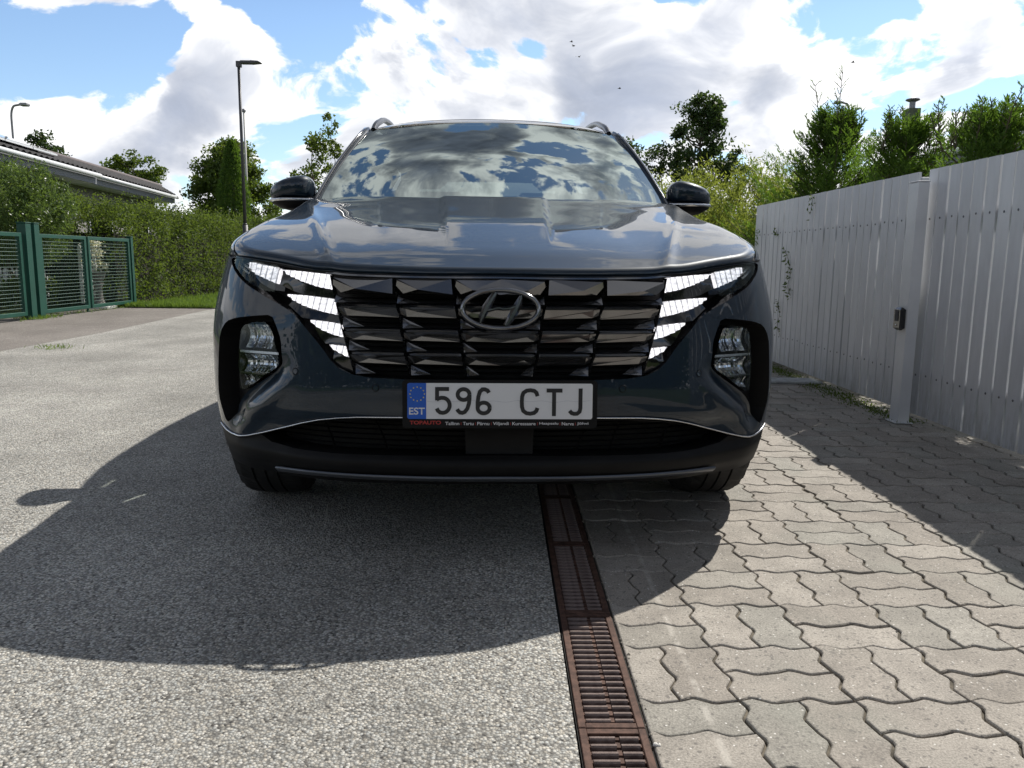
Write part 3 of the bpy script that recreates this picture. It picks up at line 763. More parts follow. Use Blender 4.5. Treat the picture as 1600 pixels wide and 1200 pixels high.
# ---- number plate with holder and lettering
PLT = empty('number_plate', (0, -.026, .492)); PLT.parent = CAR; PLT.rotation_euler = (math.radians(-4), 0, 0)
M_PL = principled('plate_white', (.66,.66,.68), .35, coat=.3); M_PB = principled('plate_blue', (.008,.09,.46), .35); M_PK = principled('plate_black', (.012,.012,.014), .4)
M_YE = principled('plate_yellow', (.62,.52,.05), .4); M_PW = principled('print_white', (.62,.62,.64), .4); M_PR = principled('print_red', (.34,.022,.018), .4)
def rrect(x0, x1, z0, z1, r, n=4):
    out = []
    for cx, cz, a0 in ((x1-r, z1-r, 0), (x0+r, z1-r, 90), (x0+r, z0+r, 180), (x1-r, z0+r, 270)):
        for k in range(n+1): q = math.radians(a0+90*k/n); out.append((cx+r*math.cos(q), cz+r*math.sin(q)))
    return out
MB().prism(rrect(-.265,.265,-.0655,.0655,.010), 1, -.004, .020).build('plate_holder', M_BLACK, PLT)
MB().prism(rrect(-.2515,.2515,-.040,.0575,.006), 1, -.0062, -.0035).build('plate_sheet', M_PL, PLT)
MB().prism([(-.2515,-.036),(-.2475,-.040),(-.2005,-.040),(-.2005,.0575),(-.2475,.0575),(-.2515,.0535)], 1, -.0068, -.0062).build('blue_band', M_PB, PLT)
def U(u, v): return ((u-805)/2880., .0087-(v-217)/2880.)
def arc(cx, cy_, rx, ry, a0, a1, n=12): return [(cx+rx*math.cos(math.radians(a0+(a1-a0)*k/n)), cy_-ry*math.sin(math.radians(a0+(a1-a0)*k/n))) for k in range(n+1)]
def stroke(pts, wpx=31, y=-.0074):
    P = [Vector(U(*p)) for p in pts]; hw = wpx/2880./2; V = []; F = []; n = len(P)
    for i, p in enumerate(P):
        t1 = (P[i]-P[i-1]).normalized() if i else None; t2 = (P[i+1]-P[i]).normalized() if i < n-1 else None
        t = ((t1 or t2)+(t2 or t1)).normalized(); k = 1/max(.5, t.dot(t2 or t1)); nr = Vector((-t.y, t.x))
        for o in (-1, 1): q = p+nr*hw*o*k; V.append((q.x, y, q.y))
        for o in (-1, 1): q = p+nr*hw*o*k; V.append((q.x, -.0062, q.y))
    for i in range(n-1):
        a, b = i*4, i*4+4; F += [(a, a+1, b+1, b), (a, b, b+2, a+2), (a+1, a+3, b+3, b+1)]
    return V, F
CH = {'5': [[(405,122),(312,122)], [(312,107),(312,212)], [(308,206),(325,196),(345,191)]+arc(355,250,55,59,90,-90,14)[1:]+[(335,306),(318,292),(309,274)]],
      '9': [arc(518,165,46,42,0,360,28), [(564,165),(564,200),(560,235),(548,275),(528,301),(508,309),(490,306),(476,293),(468,280)]],
      '6': [arc(675,270,47,42,0,360,28), [(628,270),(628,225),(634,180),(645,142),(665,124),(685,124),(705,133),(716,150)]],
      'C': [[(1096,176),(1088,150),(1070,134),(1040,129),(1010,133),(985,150),(975,180),(973,220),(975,260),(985,292),(1010,310),(1040,314),(1070,308),(1088,292),(1096,268)]],
      'T': [[(1167,131),(1291,131)], [(1226,131),(1226,332)]], 'J': [[(1434,114),(1434,270),(1428,297),(1408,313),(1385,314),(1365,308),(1349,290)]]}
for c in '596CTJ':
    mb = MB()
    for k, s in enumerate(CH[c]): mb.add(*stroke(s, 31, -.0074-.00005*k))
    mb.build('plate_character', M_PK, PLT)
def text(txt, u0, u1, v0, v1, m, name, y=-.0072, bold=0., shear=0.):
    c = bpy.data.curves.new(name, 'FONT'); c.body = txt; c.size = 1; c.extrude = .0; c.offset = bold; c.shear = shear
    o = bpy.data.objects.new(name, c); COL.objects.link(o); bpy.context.view_layer.update()
    me = bpy.data.meshes.new_from_object(o.evaluated_get(bpy.context.evaluated_depsgraph_get())); bpy.data.objects.remove(o); me.name = name
    n = len(me.vertices); co = np.empty(n*3); me.vertices.foreach_get('co', co); co = co.reshape(-1, 3)
    mn, mx = co.min(0), co.max(0); (x0, z1), (x1, z0) = U(u0, v0), U(u1, v1)
    out = np.stack([x0+(co[:, 0]-mn[0])/(mx[0]-mn[0])*(x1-x0), np.full(n, y), z0+(co[:, 1]-mn[1])/(mx[1]-mn[1])*(z1-z0)], 1)
    me.vertices.foreach_set('co', out.ravel()); me.materials.clear(); me.materials.append(m); me.update(); return link(name, me, PLT)
text('EST', 94, 217, 268, 324, M_PW, 'country_letters', bold=.02)
mb = MB()
for k in range(12):
    q = 2*math.pi*k/12; cx, cz = U(158+56*math.sin(q), 162-54*math.cos(q)); pts = []
    for j in range(10): rr = .0026 if j % 2 == 0 else .0012; pts.append((cx+rr*math.sin(j*math.pi/5), -.0072, cz+rr*math.cos(j*math.pi/5)))
    mb.add(pts+[(cx, -.0072, cz)], [(j, (j+1) % 10, 10) for j in range(10)])
mb.build('star_ring', M_YE, PLT)
text('TOPAUTO', 98, 342, 372, 402, M_PR, 'dealer_lettering', -.0048, .03)
for wd, a, b in (('Tallinn',375,485),('Tartu',513,597),('Pärnu',625,720),('Viljandi',748,872),('Kuressaare',900,1083),('Haapsalu',1113,1262),('Narva',1290,1385),('Jõhvi',1410,1500)):
    desc = {'Viljandi': 6}.get(wd, 0); up = -4 if wd == 'Jõhvi' else 0
    text(wd, a, b, 381+up*0, 406+desc, M_PW, 'town_lettering', -.0048, .012)
for u in (499,611,735,886,1098,1276,1397): 
    (x, z1), (_, z0) = U(u, 384), U(u, 406); MB().box(x-.0005, x+.0005, -.0048, -.0038, z0, z1).build('separator_mark', M_PR, PLT)
# watermark line across the plate
V = []; 
for k in range(60):
    u = 232+k*(1515-232)/59; x, z = U(u, 217+5*math.sin(k*.72)+3*math.sin(k*.31)); V += [(x, -.00645, z-.0006), (x, -.00645, z+.0006)]
obj('plate_wave_line', V, [(2*i, 2*i+1, 2*i+3, 2*i+2) for i in range(59)], principled('plate_grey', (.50,.50,.54), .4), PLT)
# ------------------------------------------------------------------ bonnet and wing tops
ns, nr = 420, 110
Bs = np.linspace(-SEND, SEND, ns)
BP = CP(Bs, np.full(ns, .9)); BX, BY = BP[:, 0], BP[:, 1]
ysp = np.interp(np.abs(Bs), [0, .5, .9, 1.3, SEND], [.34, .50, .72, 1.0, 1.235])
_bd = CP(np.linspace(-SEND-.3, SEND+.3, 1600), np.full(1600, .9))[:, :2]
def segdist(x, y):
    i = ((x[:, None]-_bd[:, 0])**2+(y[:, None]-_bd[:, 1])**2).argmin(1); best = None
    for k in (-1, 0):
        a = _bd[np.clip(i+k, 0, 1598)]; b = _bd[np.clip(i+k, 0, 1598)+1]; v = b-a; t = np.clip(((x-a[:, 0])*v[:, 0]+(y-a[:, 1])*v[:, 1])/(v**2).sum(1), 0, 1)
        d = np.hypot(x-a[:, 0]-v[:, 0]*t, y-a[:, 1]-v[:, 1]*t); best = d if best is None else np.minimum(best, d)
    return best
def skin_z(x, y, R):
    d = np.empty(x.shape); fx, fy = x.ravel(), y.ravel(); o = np.empty(len(fx))
    for c in range(0, len(fx), 4000): o[c:c+4000] = segdist(fx[c:c+4000], fy[c:c+4000])
    d = o.reshape(x.shape); q = np.clip(d, 0, R)
    return Top(x, y)-(R-np.sqrt(np.maximum(R*R-(R-q)**2, 0))), d
def patch(name, s_mask, off0, off1, n, m, close_front=False, lower=0., expo=1.6):
    """rows go from the outer edge inwards between distances off0..off1 (metres, or None for the spine)"""
    S = Bs[s_mask]; bx, by, sp = BX[s_mask], BY[s_mask], ysp[s_mask]
    L = np.hypot(bx, by-sp); a = np.broadcast_to(off0, S.shape)/L; b = np.ones_like(L) if off1 is None else np.broadcast_to(off1, S.shape)/L
    t = np.linspace(0, 1, n)**expo; T = a[None]+(b-a)[None]*t[:, None]
    X = bx[None]*(1-T); Y = by[None]+(sp-by)[None]*T; R = Rf(np.abs(S))[None]*np.ones_like(X)
    Z, d = skin_z(X, Y, R); P = np.stack([X, Y, Z-lower], -1)
    if close_front:   # turned-down lip
        lip = P[0].copy(); nx, ny = -np.gradient(BY[s_mask]), np.gradient(BX[s_mask]); l = np.hypot(nx, ny)
        lip1 = lip-np.stack([0*lip[:, 0], 0*lip[:, 0], np.full(len(lip), .005)], -1); lip2 = lip1+np.stack([0*lip[:, 0], np.full(len(lip), .025), np.full(len(lip), -.001)], -1)
        P = np.concatenate([lip2[None], lip1[None], P], 0)
    k, w_ = P.shape[:2]
    idx = np.arange(k*w_).reshape(k, w_); F = np.stack([idx[:-1, :-1], idx[:-1, 1:], idx[1:, 1:], idx[1:, :-1]], -1).reshape(-1, 4)
    N = np.cross(np.gradient(P, axis=1), np.gradient(P, axis=0)); N /= np.maximum(np.linalg.norm(N, axis=-1, keepdims=True), 1e-9); N *= np.where(N[..., 2:] < 0, -1, 1) if not close_front else np.where((N[..., 2:] < 0) & (np.arange(k)[:, None, None] > 1), -1, 1)
    me = mesh_data(name, P.reshape(-1, 3), F, True, [m])
    if not close_front: me.normals_split_custom_set_from_vertices(N.reshape(-1, 3).tolist())
    return link(name, me, CAR)
def gapo(s): return .052*sm(.93, 1.16, np.abs(s))
allm = np.ones(ns, bool)
patch('bonnet', allm, gapo(Bs)+.004*sm(.90,.98,np.abs(Bs)), None, nr, M_PAINT)
patch('under_bonnet_shield', allm, 0.0, None, 50, M_VOID, lower=.014)
for sg in (1, -1):
    mk_ = (Bs*sg > .915); patch('wing_top', mk_, .0, gapo(Bs)[mk_], 16, M_PAINT, expo=1.)
# bonnet lip, turned down into the gap above the grille
ls = np.linspace(-.95, .95, 161); e = edge(np.abs(ls)); a = CP(ls, np.full(161, .9)); V = []
for i in range(161): x, y = a[i, :2]; V += [(x, y, e[i]), (x*.999, y+.002, e[i]-.005), (x*.985, y+.03, e[i]-.006)]
lip = obj('bonnet_lip', V, [(3*i+k, 3*i+k+1, 3*i+4+k, 3*i+3+k) for i in range(160) for k in (0, 1)], M_PAINT, CAR, True)
# shoulder between body side and side windows
ss = np.concatenate([np.linspace(SEND, SMAX, 80)]); 
for sg in (1, -1):
    p = CP(sg*ss, belt(ss)); nx = np.stack(plan(sg*ss)[2:], -1); V = []
    for i in range(len(ss)):
        for k in range(7):
            q = k/6*math.pi/2; ins = .085*(1-math.cos(q)); up = .075*math.sin(q); V.append((p[i,0]-nx[i,0]*ins, p[i,1]-nx[i,1]*ins, p[i,2]+up))
    obj('shoulder_panel', V, [(7*i+k, 7*i+k+1, 7*i+8+k, 7*i+7+k) for i in range(len(ss)-1) for k in range(6)], M_PAINT, CAR, True)
# cowl panel under the windscreen
V = []; 
for u in np.linspace(-1, 1, 41):
    x = .80*u; y0_ = 1.235+.215*u*u; V += [(x, y0_-.01, Top(x, y0_)-.018), (x, y0_+.07, Top(x, y0_)-.012)]
obj('cowl_panel', V, [(2*i, 2*i+1, 2*i+3, 2*i+2) for i in range(40)], M_BLACK, CAR, True)
# ---- windscreen
def ws(u, v):
    x = (.765+(.612-.765)*v)*u; y = (1.225+.225*u*u)*(1-v)+(1.955+.075*u*u)*v; z = (1.134-.008*u*u)*(1-v)+(1.553-.036*u*u)*v
    b = .022*math.sin(math.pi*v); return (x, y-b*.45, z+b)
def gridmesh(fn, us, vs): return [fn(u, v) for u in us for v in vs], [(i*len(vs)+j, i*len(vs)+j+1, (i+1)*len(vs)+j+1, (i+1)*len(vs)+j) for i in range(len(us)-1) for j in range(len(vs)-1)]
V, F = gridmesh(ws, np.linspace(-1, 1, 61), np.linspace(-.03, 1, 35)); obj('windscreen', V, F, M_WSCREEN, CAR, True)
def off(p, d): return (p[0], p[1]+d*.5, p[2]-d*.87)
# printed black border, just inside the glass
mb = MB()
us = np.linspace(-1, 1, 41)
for a, b in ((-.03, .018), (.965, 1)): 
    V, F = gridmesh(lambda u, v: off(ws(u, v), .004), us, [a, b]); mb.add(V, F)
for a, b in ((-1, -.955), (.955, 1)):
    V, F = gridmesh(lambda u, v: off(ws(u, v), .0045), [a, b], np.linspace(0, 1, 17)); mb.add(V, F)
mb.build('windscreen_border', M_VOID, CAR)
M_RAIL = principled('dark_satin_rail', (.06,.06,.065), .28, metal=.7)
# ---- roof and its frame
def roofz(x, y):
    return float(np.interp(y, [1.95,2.1,2.35,2.7,3.1,3.6,4.1,4.3], [1.553,1.592,1.632,1.658,1.668,1.655,1.62,1.59]))-.036*(x/.60)**2-.02*(abs(x)/.62)**6
def roof(u, v):
    y = (1.958+.075*u*u)+(4.28-(1.958+.075*u*u))*v; x = u*float(np.interp(y, [1.95, 2.4, 3.4, 4.3], [.60, .625, .625, .585])); return (x, y, roofz(x, y))
V, F = gridmesh(roof, np.linspace(-1, 1, 41), np.linspace(0, 1, 41)); obj('roof', V, F, M_PAINT, CAR, True)
V, F = gridmesh(lambda u, v: off(roof(u*.80, .12+v*.5), -.004), np.linspace(-1, 1, 13), np.linspace(0, 1, 13)); obj('sunroof_glass', V, F, M_GLOSS, CAR, True)
for sg in (1, -1):
    top = curved_tube([(.772*sg,1.437,1.112),(.712*sg,1.72,1.315),(.632*sg,2.025,1.510),(.638*sg,2.35,1.566),(.642*sg,3.0,1.598),(.632*sg,3.7,1.580),(.590*sg,4.25,1.53)], 8)
    # painted pillar: flat bar, outer skin
    V = []
    for i, p in enumerate(top):
        for dx, dz, dy in ((-.008,-.008,.0),(.006,.010,.0),(.030,.010,.022),(.058,-.028,.05)): V.append((p.x+sg*dx, p.y+dy, p.z+dz))
    obj('roof_pillar', V, [(4*i+k, 4*i+k+1, 4*i+5+k, 4*i+4+k) for i in range(len(top)-1) for k in range(3)], M_PAINT, CAR, True)
    MB().tube([(p.x-sg*.010, p.y, p.z-.004) for p in top[:17]], .0075, 6).build('pillar_seal', M_GLOSS, CAR, True)
    MB().tube([(p.x+sg*.012, p.y-.002, p.z+.011) for p in top[:17]], .006, 6).build('pillar_moulding', M_DCHROME, CAR, True)
    # side window band, split by dark door posts
    def sw(u, v, sg=sg):
        y = 1.56+(4.12-1.56)*u; yt = max(y, 1.56+(y-1.56)); q = min(1, max(0, (y-1.56)/.55)); 
        xb, zb_ = .826, 1.095+.02*u; 
        if y < 2.06: k = (y-1.56)/.5; xt, zt = .762+(.672-.762)*k, 1.175+(1.485-1.175)*k
        else: k = (y-2.06)/2.06; xt, zt = .690-.02*k, float(np.interp(y, [2.06,2.4,3.0,3.7,4.2], [1.485,1.535,1.565,1.55,1.50]))
        b = .030*math.sin(math.pi*v); return (sg*(xb+(xt-xb)*v+b), y, zb_+(zt-zb_)*v)
    for a, b, nm, m in ((0, .40, 'side_window', M_SGLASS), (.40, .425, 'door_post', M_GLOSS), (.425, .74, 'side_window', M_SGLASS), (.74, .765, 'door_post', M_GLOSS), (.765, 1, 'quarter_window', M_SGLASS)):
        V, F = gridmesh(sw, np.linspace(a, b, 12), np.linspace(0, 1, 9)); obj(nm, V, F, m, CAR, True)
    MB().tube([sw(u, -.0) for u in np.linspace(-.03, 1, 24)], .008, 6).build('window_sill_trim', M_CHROME, CAR, True)
    # quarter triangle in front of the window, carrying the mirror
    obj('mirror_triangle', [(sg*.765,1.43,1.10),(sg*.826,1.56,1.09),(sg*.78,1.58,1.20),(sg*.758,1.50,1.155)], [(0,1,2,3)], M_GLOSS, CAR)
    # roof rail: an arch at the front running back
    rl = curved_tube([(.600*sg,2.04,1.522),(.600*sg,2.14,1.565),(.598*sg,2.28,1.602),(.602*sg,2.55,1.655),(.605*sg,3.0,1.695),(.602*sg,3.5,1.688),(.592*sg,3.95,1.655),(.588*sg,4.1,1.60)], 6)
    V = []
    for i, p in enumerate(rl):
        w_ = .013; h = .026
        for dx, dz in ((-w_,-h*.5),(-w_,h*.2),(-w_*.5,h*.5),(w_*.5,h*.5),(w_,h*.2),(w_,-h*.5)): V.append((p.x+dx, p.y, p.z+dz))
    obj('roof_rail', V, [(6*i+k, 6*i+(k+1) % 6, 6*i+6+(k+1) % 6, 6*i+6+k) for i in range(len(rl)-1) for k in range(6)]+[tuple(range(6)), tuple(6*(len(rl)-1)+k for k in range(6))], M_RAIL, CAR, True)
M_RGLASS = thin_glass('rear_glass', (.55,.62,.58), 1.5, 1.0)
# tailgate glass and upper frame
def rg(u, v): return (u*(.69-.10*v), 4.36-.12*v-.02*u*u, 1.13+.42*v-.02*u*u*v)
V, F = gridmesh(lambda u, v: rg(u*.86, .10+v*.74), np.linspace(-1, 1, 15), np.linspace(0, 1, 7)); obj('rear_window', V, F, M_RGLASS, CAR, True)
mb = MB()
for u0, u1, v0, v1 in ((-1, -.86, 0, 1), (.86, 1, 0, 1), (-.86, .86, 0, .10), (-.86, .86, .84, 1.06)):
    V, F = gridmesh(rg, np.linspace(u0, u1, 9), np.linspace(v0, v1, 6)); mb.add(V, F)
mb.build('tailgate_frame', M_PAINT, CAR, True)
for sg in (1, -1): obj('rear_pillar', [rg(sg*1, v) for v in (0,.5,1)]+[(sg*.80,4.10,1.10),(sg*.73,4.10,1.35),(sg*.63,4.1,1.53)], [(0,1,4,3),(1,2,5,4)], M_PAINT, CAR)
# ---- mirrors
for sg in (1, -1):
    mr_ = empty('door_mirror', (0, 0, 0)); mr_.parent = CAR
    xs = [.800,.806,.822,.850,.885,.925,.960,.985,1.000,1.006]
    zt = [1.196,1.222,1.239,1.2435,1.2375,1.2275,1.2130,1.1990,1.1830,1.170]; zb_ = [1.150,1.143,1.139,1.137,1.137,1.138,1.139,1.140,1.142,1.150]
    hy = [.012,.045,.068,.080,.084,.082,.074,.058,.036,.012]; yc = [1.56,1.545,1.535,1.53,1.53,1.535,1.545,1.56,1.575,1.585]
    n = 24; V = []; F = []
    for i, x in enumerate(xs):
        for k in range(n):
            q = 2*math.pi*k/n; c, s = math.cos(q), math.sin(q); e_ = .62
            zc, hz = (zt[i]+zb_[i])/2, (zt[i]-zb_[i])/2; V.append((sg*x, yc[i]+hy[i]*abs(c)**e_*math.copysign(1, c), zc+hz*abs(s)**e_*math.copysign(1, s)))
    for i in range(len(xs)-1):
        for k in range(n): F.append((i*n+k, i*n+(k+1) % n, (i+1)*n+(k+1) % n, (i+1)*n+k))
    F += [tuple(range(n)), tuple((len(xs)-1)*n+k for k in range(n))[::-1]]
    h_ = obj('mirror_shell', V, F, M_PAINT, mr_, True)
    sd_ = h_.modifiers.new('s', 'SUBSURF'); sd_.levels = sd_.render_levels = 1
    # chrome-grey waist strip
    V = [];
    for x, y, hh in zip([.775,.80,.84,.89,.94,.985,1.005], [1.505,1.478,1.456,1.448,1.455,1.492,1.545], [.006,.007,.0075,.0075,.007,.006,.004]):
        V += [(sg*x, y+.004, 1.134-hh), (sg*x, y-.004, 1.134-hh*.6), (sg*x, y-.004, 1.134+hh*.6), (sg*x, y+.004, 1.134+hh)]
    obj('mirror_strip', V, [(4*i+k, 4*i+k+1, 4*i+5+k, 4*i+4+k) for i in range(6) for k in range(3)], M_CHROME, mr_, True)
    # lower shell
    xs2 = [.795,.83,.87,.91,.95,.985,1.003]; zb2 = [1.118,1.098,1.089,1.089,1.098,1.115,1.128]; V = []; F = []
    for i, x in enumerate(xs2):
        hyy = [.05,.068,.076,.076,.068,.048,.02][i]; yy = [1.54,1.53,1.53,1.53,1.54,1.56,1.58][i]
        for k in range(9): q = math.pi*k/8; V.append((sg*x, yy-hyy*math.cos(q), 1.128-(1.128-zb2[i])*math.sin(q)**.7))
    for i in range(6):
        for k in range(8): F.append((i*9+k, i*9+k+1, i*9+10+k, i*9+9+k))
    obj('mirror_lower_shell', V, F, M_BLACK if sg > 0 else M_BLACK, mr_, True)
    MB().box(min(sg*.76, sg*.85), max(sg*.76, sg*.85), 1.49, 1.60, 1.075, 1.150, .01).build('mirror_foot', M_GLOSS, mr_)
    obj('mirror_glass', [(sg*.82,1.62,1.15),(sg*.99,1.625,1.15),(sg*.98,1.62,1.20),(sg*.83,1.615,1.225)], [(0,1,2,3)], M_CHROME, mr_)
# ---- wheels
def wheel(x, y, sg):
    wh = empty('wheel', (x, y, .352)); wh.parent = CAR
    prof = [(-.112,.215),(-.118,.27),(-.116,.315),(-.104,.340),(-.085,.349),(-.0455,.352),(-.0445,.344),(-.0385,.344),(-.0375,.352),(-.003,.3525),(-.002,.3445),(.004,.3445),(.005,.3525),(.0375,.352),(.0385,.344),(.0445,.344),(.0455,.352),(.085,.349),(.104,.340),(.116,.315),(.118,.27),(.112,.215)]
    n = 90; V = []; F = []; m_ = len(prof)
    for k in range(n):
        q = 2*math.pi*k/n
        for a, r in prof:
            rr = r-(.006 if (k % 3 == 0 and abs(a) > .05 and r > .33) else 0)
            V.append((a, rr*math.cos(q+a*.5), rr*math.sin(q+a*.5)))
    for k in range(n):
        for j in range(m_-1): F.append((k*m_+j, k*m_+j+1, ((k+1) % n)*m_+j+1, ((k+1) % n)*m_+j))
    obj('tyre', V, F, M_TYRE, wh)
    mb = MB()
    for k in range(5):
        q = 2*math.pi*k/5
        for dq in (-.13, .13):
            a = Vector((sg*.095, .04*math.cos(q), .04*math.sin(q))); b = Vector((sg*.108, .215*math.cos(q+dq), .215*math.sin(q+dq))); mb.tube([a, b], [.022, .014], 6)
    mb.tube([(sg*.07,0,0),(sg*.108,0,0)], .06, 20); mb.tube([(-.10,0,0),(.10,0,0)], .13, 20)
    n = 48; V = []; F = []
    for k in range(n):
        q = 2*math.pi*k/n
        for a, r in ((-.10,.216),(-.10,.20),(.10,.20),(.108,.222)): V.append((sg*a if False else a*sg, r*math.cos(q), r*math.sin(q)))
    for k in range(n):
        for j in range(3): F.append((k*4+j, k*4+j+1, ((k+1) % n)*4+j+1, ((k+1) % n)*4+j))
    mb.add(V, F); mb.build('rim', M_RIM, wh)
for y in (.85, 3.53):
    for sg in (1, -1): wheel(sg*.802, y, sg)
# wheel arch liners, arch mouldings and floor
for y in (ARCHY, 3.53):
    for sg in (1, -1):
        V = []; n = 20
        for k in range(n+1):
            q = math.pi*(-.08+1.16*k/n)
            for x, r in ((.0,.378),(.006,.398),(.0,.425),(-.38,.378)):
                yy = y+r*math.cos(q); xx = float(plan(s_of_y(yy))[0])-.030+x; V.append((sg*xx, yy, ARCHZ+r*math.sin(q)))
        obj('arch_moulding', V, [(4*i+k, 4*i+k+1, 4*i+5+k, 4*i+4+k) for i in range(n) for k in (0, 1)], M_BLACK, CAR, True)
        obj('arch_liner', V, [(4*i, 4*i+3, 4*i+7, 4*i+4) for i in range(n)], M_VOID, CAR, True)
mb = MB(); mb.box(-.58,.58,.25,4.3,.235,.30); mb.box(-.84,.84,1.30,3.1,.21,.32); mb.box(-.60,.60,.36,4.2,.30,.62); mb.box(-.86,.86,1.28,3.0,.32,.75)

mb.build('underbody', M_VOID, CAR)
# air dam closing the bottom of the bumper
V = []; q = np.linspace(-1.0, 1.0, 81)
for s in q: a = SK(s, zbot(s)+.002, 0, False); V += [a.tolist(), [a[0]*.93, a[1]+.10, zbot(s)-.004]]
obj('air_dam', V, [(2*i, 2*i+1, 2*i+3, 2*i+2) for i in range(80)], M_BLACK, CAR, True)
# ---- cabin
mb = MB(); mb.box(-.76,.76,1.50,1.85,.80,1.085,.03); mb.build('dashboard', M_SEAT, CAR)
mb = MB(); mb.box(-.72,.72,3.0,3.25,.75,1.18,.05); [mb.box(x-.11,x+.11,3.12,3.22,1.17,1.27,.03) for x in (-.45,.45)]; mb.build('rear_bench', M_SEAT, CAR)
for x in (-.38,.38):
    mb = MB(); mb.box(x-.25,x+.25,2.45,2.60,.7,1.26,.05); mb.box(x-.13,x+.13,2.52,2.62,1.28,1.44,.04); mb.build('front_seat', M_SEAT, CAR)
V = []; n = 24
mb = MB(); mb.tube([(.38+.18*math.cos(2*math.pi*k/n), 1.98-.05*math.sin(2*math.pi*k/n), 1.02+.17*math.sin(2*math.pi*k/n)) for k in range(n+1)], .014, 6, False); mb.tube([(.38,1.8,.95),(.38,1.97,1.02)], .03); mb.build('steering_wheel', M_SEAT, CAR)
mb = MB(); mb.box(-.12,.12,2.06,2.09,1.395,1.45,.012); mb.tube([(0,2.07,1.42),(0,2.04,1.55)], .01); mb.build('inner_mirror', M_GLOSS, CAR)
MB().box(-.64,.64,2.1,4.2,1.50,1.51).build('headliner', M_SEAT, CAR)
MB().box(.775,.79,1.35,4.2,.6,1.115).box(-.79,-.775,1.35,4.2,.6,1.115).build('light_leak_panel', M_SEAT, CAR)  # side panels added to stop sunlight leaking through the body into the car's shadow
MB().box(-.80,.80,1.5,4.3,.70,.74).build('cabin_floor', M_SEAT, CAR)
# ------------------------------------------------------------------ ground
def sheet(name, poly, z, m, kind='structure', thick=0.):
    n = len(poly); V = [(x, y, z) for x, y in poly]; F = [tuple(range(n))]
    o = obj(name, V, F, m); o['kind'] = kind; return o
DL, DR = .150, .284
sheet('ground', [(-160,-60),(160,-60),(160,220),(-160,220)], -.13, M_LAWN)
sheet('asphalt_road', [(-4.62,-30),(DL-.004,-30),(DL-.004,120),(-4.9,120),(-4.9,13.2),(-4.60,9.2),(-4.60,7.4)], 0, M_ASPHALT)
sheet('side_path', [(-6.9,-30),(-4.626,-30),(-4.606,7.4),(-4.606,9.2),(-4.905,13.2),(-4.905,13.7),(-6.9,13.7)], -.004, M_PATH)
sheet('garden_ground', [(-40,-30),(-6.90,-30),(-6.90,13.7),(-5.6,13.7),(-5.6,60),(-40,60)], -.03, M_LAWN)
sheet('verge', [(-6.6,13.7),(-4.905,13.7),(-5.0,60),(-6.6,60)], .012, M_LAWN)
sheet('paving_bed', [(DR-.001,-12),(2.62,-12),(2.62,30),(DR-.001,30)], -.0070, M_SAND)
sheet('neighbour_ground', [(2.62,-30),(40,-30),(40,80),(2.62,80)], -.05, M_LAWN)
# raised edge where the older path meets the newer asphalt
V = []; q = [(-4.626,-8),(-4.606,7.4),(-4.606,9.2),(-4.905,13.2)]
# ---- wavy-edged interlocking pavers
PX, PY, X0, Y0 = .238, .2265, .727, 1.489
WB = [0, .20, .28, .54, .62]      # corner positions of one zigzag
def wav(t, a=.0092):
    ph = (t*2+1e-9) % 1.; return float(np.interp(ph, WB+[1], [0, a, a*.93, -a*.93, -a, 0]))
QF = [k*.5+b*.5 for k in (0, 1) for b in WB]+[1.]
QV = sorted(1-t for t in QF)
def qr(ta, tb, Q=None): return [t for t in (Q or QF) if ta-1e-9 <= t <= tb+1e-9]
def wv(t): return wav(1-t)
def paver_outline(i, j, half):
    yo = (i+j) % 2 == 0; ta, tb = (0, .5) if half == 0 else (.5, 1)
    if yo:   # long side runs away from the camera
        x0, x1 = (0, PX/2) if half == 0 else (PX/2, PX)
        L = [(x0+wv(t), t*PY) for t in QV]; R = [(x1+wv(t), t*PY) for t in QV]
        B = [(PX*t, wav(t)) for t in qr(ta, tb)]; T = [(PX*t, PY+wav(t)) for t in qr(ta, tb)]
    else:
        y0, y1 = (0, PY/2) if half == 0 else (PY/2, PY)
        B = [(t*PX, y0+wav(t)) for t in QF]; T = [(t*PX, y1+wav(t)) for t in QF]
        L = [(wv(t), PY*t) for t in qr(ta, tb, QV)]; R = [(PX+wv(t), PY*t) for t in qr(ta, tb, QV)]
    return B[:-1]+R[:-1]+T[::-1][:-1]+L[::-1][:-1]
def solid(loop, gap=.0029, ch=.0042, x_clip=None):
    P = np.array(loop); n = len(P); 
    t = np.roll(P, -1, 0)-np.roll(P, 1, 0); nr = np.stack([-t[:, 1], t[:, 0]], 1); nr /= np.linalg.norm(nr, axis=1, keepdims=True)
    rings = [(gap, -.030), (gap, -ch*.8), (gap+ch*.45, -ch*.22), (gap+ch, 0)]
    V = np.vstack([np.c_[P+nr*g, np.full(n, z)] for g, z in rings]); F = []
    for r in range(3):
        for k in range(n): F.append((r*n+k, r*n+(k+1) % n, (r+1)*n+(k+1) % n, (r+1)*n+k))
    F.append(tuple(3*n+k for k in range(n))); return V, F
protos = {}
for par in (0, 1):
    for half in (0, 1):
        V, F = solid(paver_outline(par, 0, half)); me = mesh_data('paver', V, F, False, [M_PAVER]); protos[(par, half)] = (V, F, me)
bed = bpy.data.objects['paving_bed']
cells = []
for i in range(-2, 8):
    for j in range(-12, 60):
        for h in (0, 1):
            x, y = X0+i*PX, Y0+j*PY; cx, cyy = x+PX/2, y+PY/2
            hidden = (cx < .95 and cyy > 3.0) or cyy < 1.15 or cyy > 7.4
            cells.append((0 if not hidden else 1, cyy, i, j, h, x, y))
vis = sorted([c for c in cells if c[0] == 0 and c[2] > -2], key=lambda c: c[1])[:300]; viss = set(c[2:5] for c in vis)
farV, farF = [], []
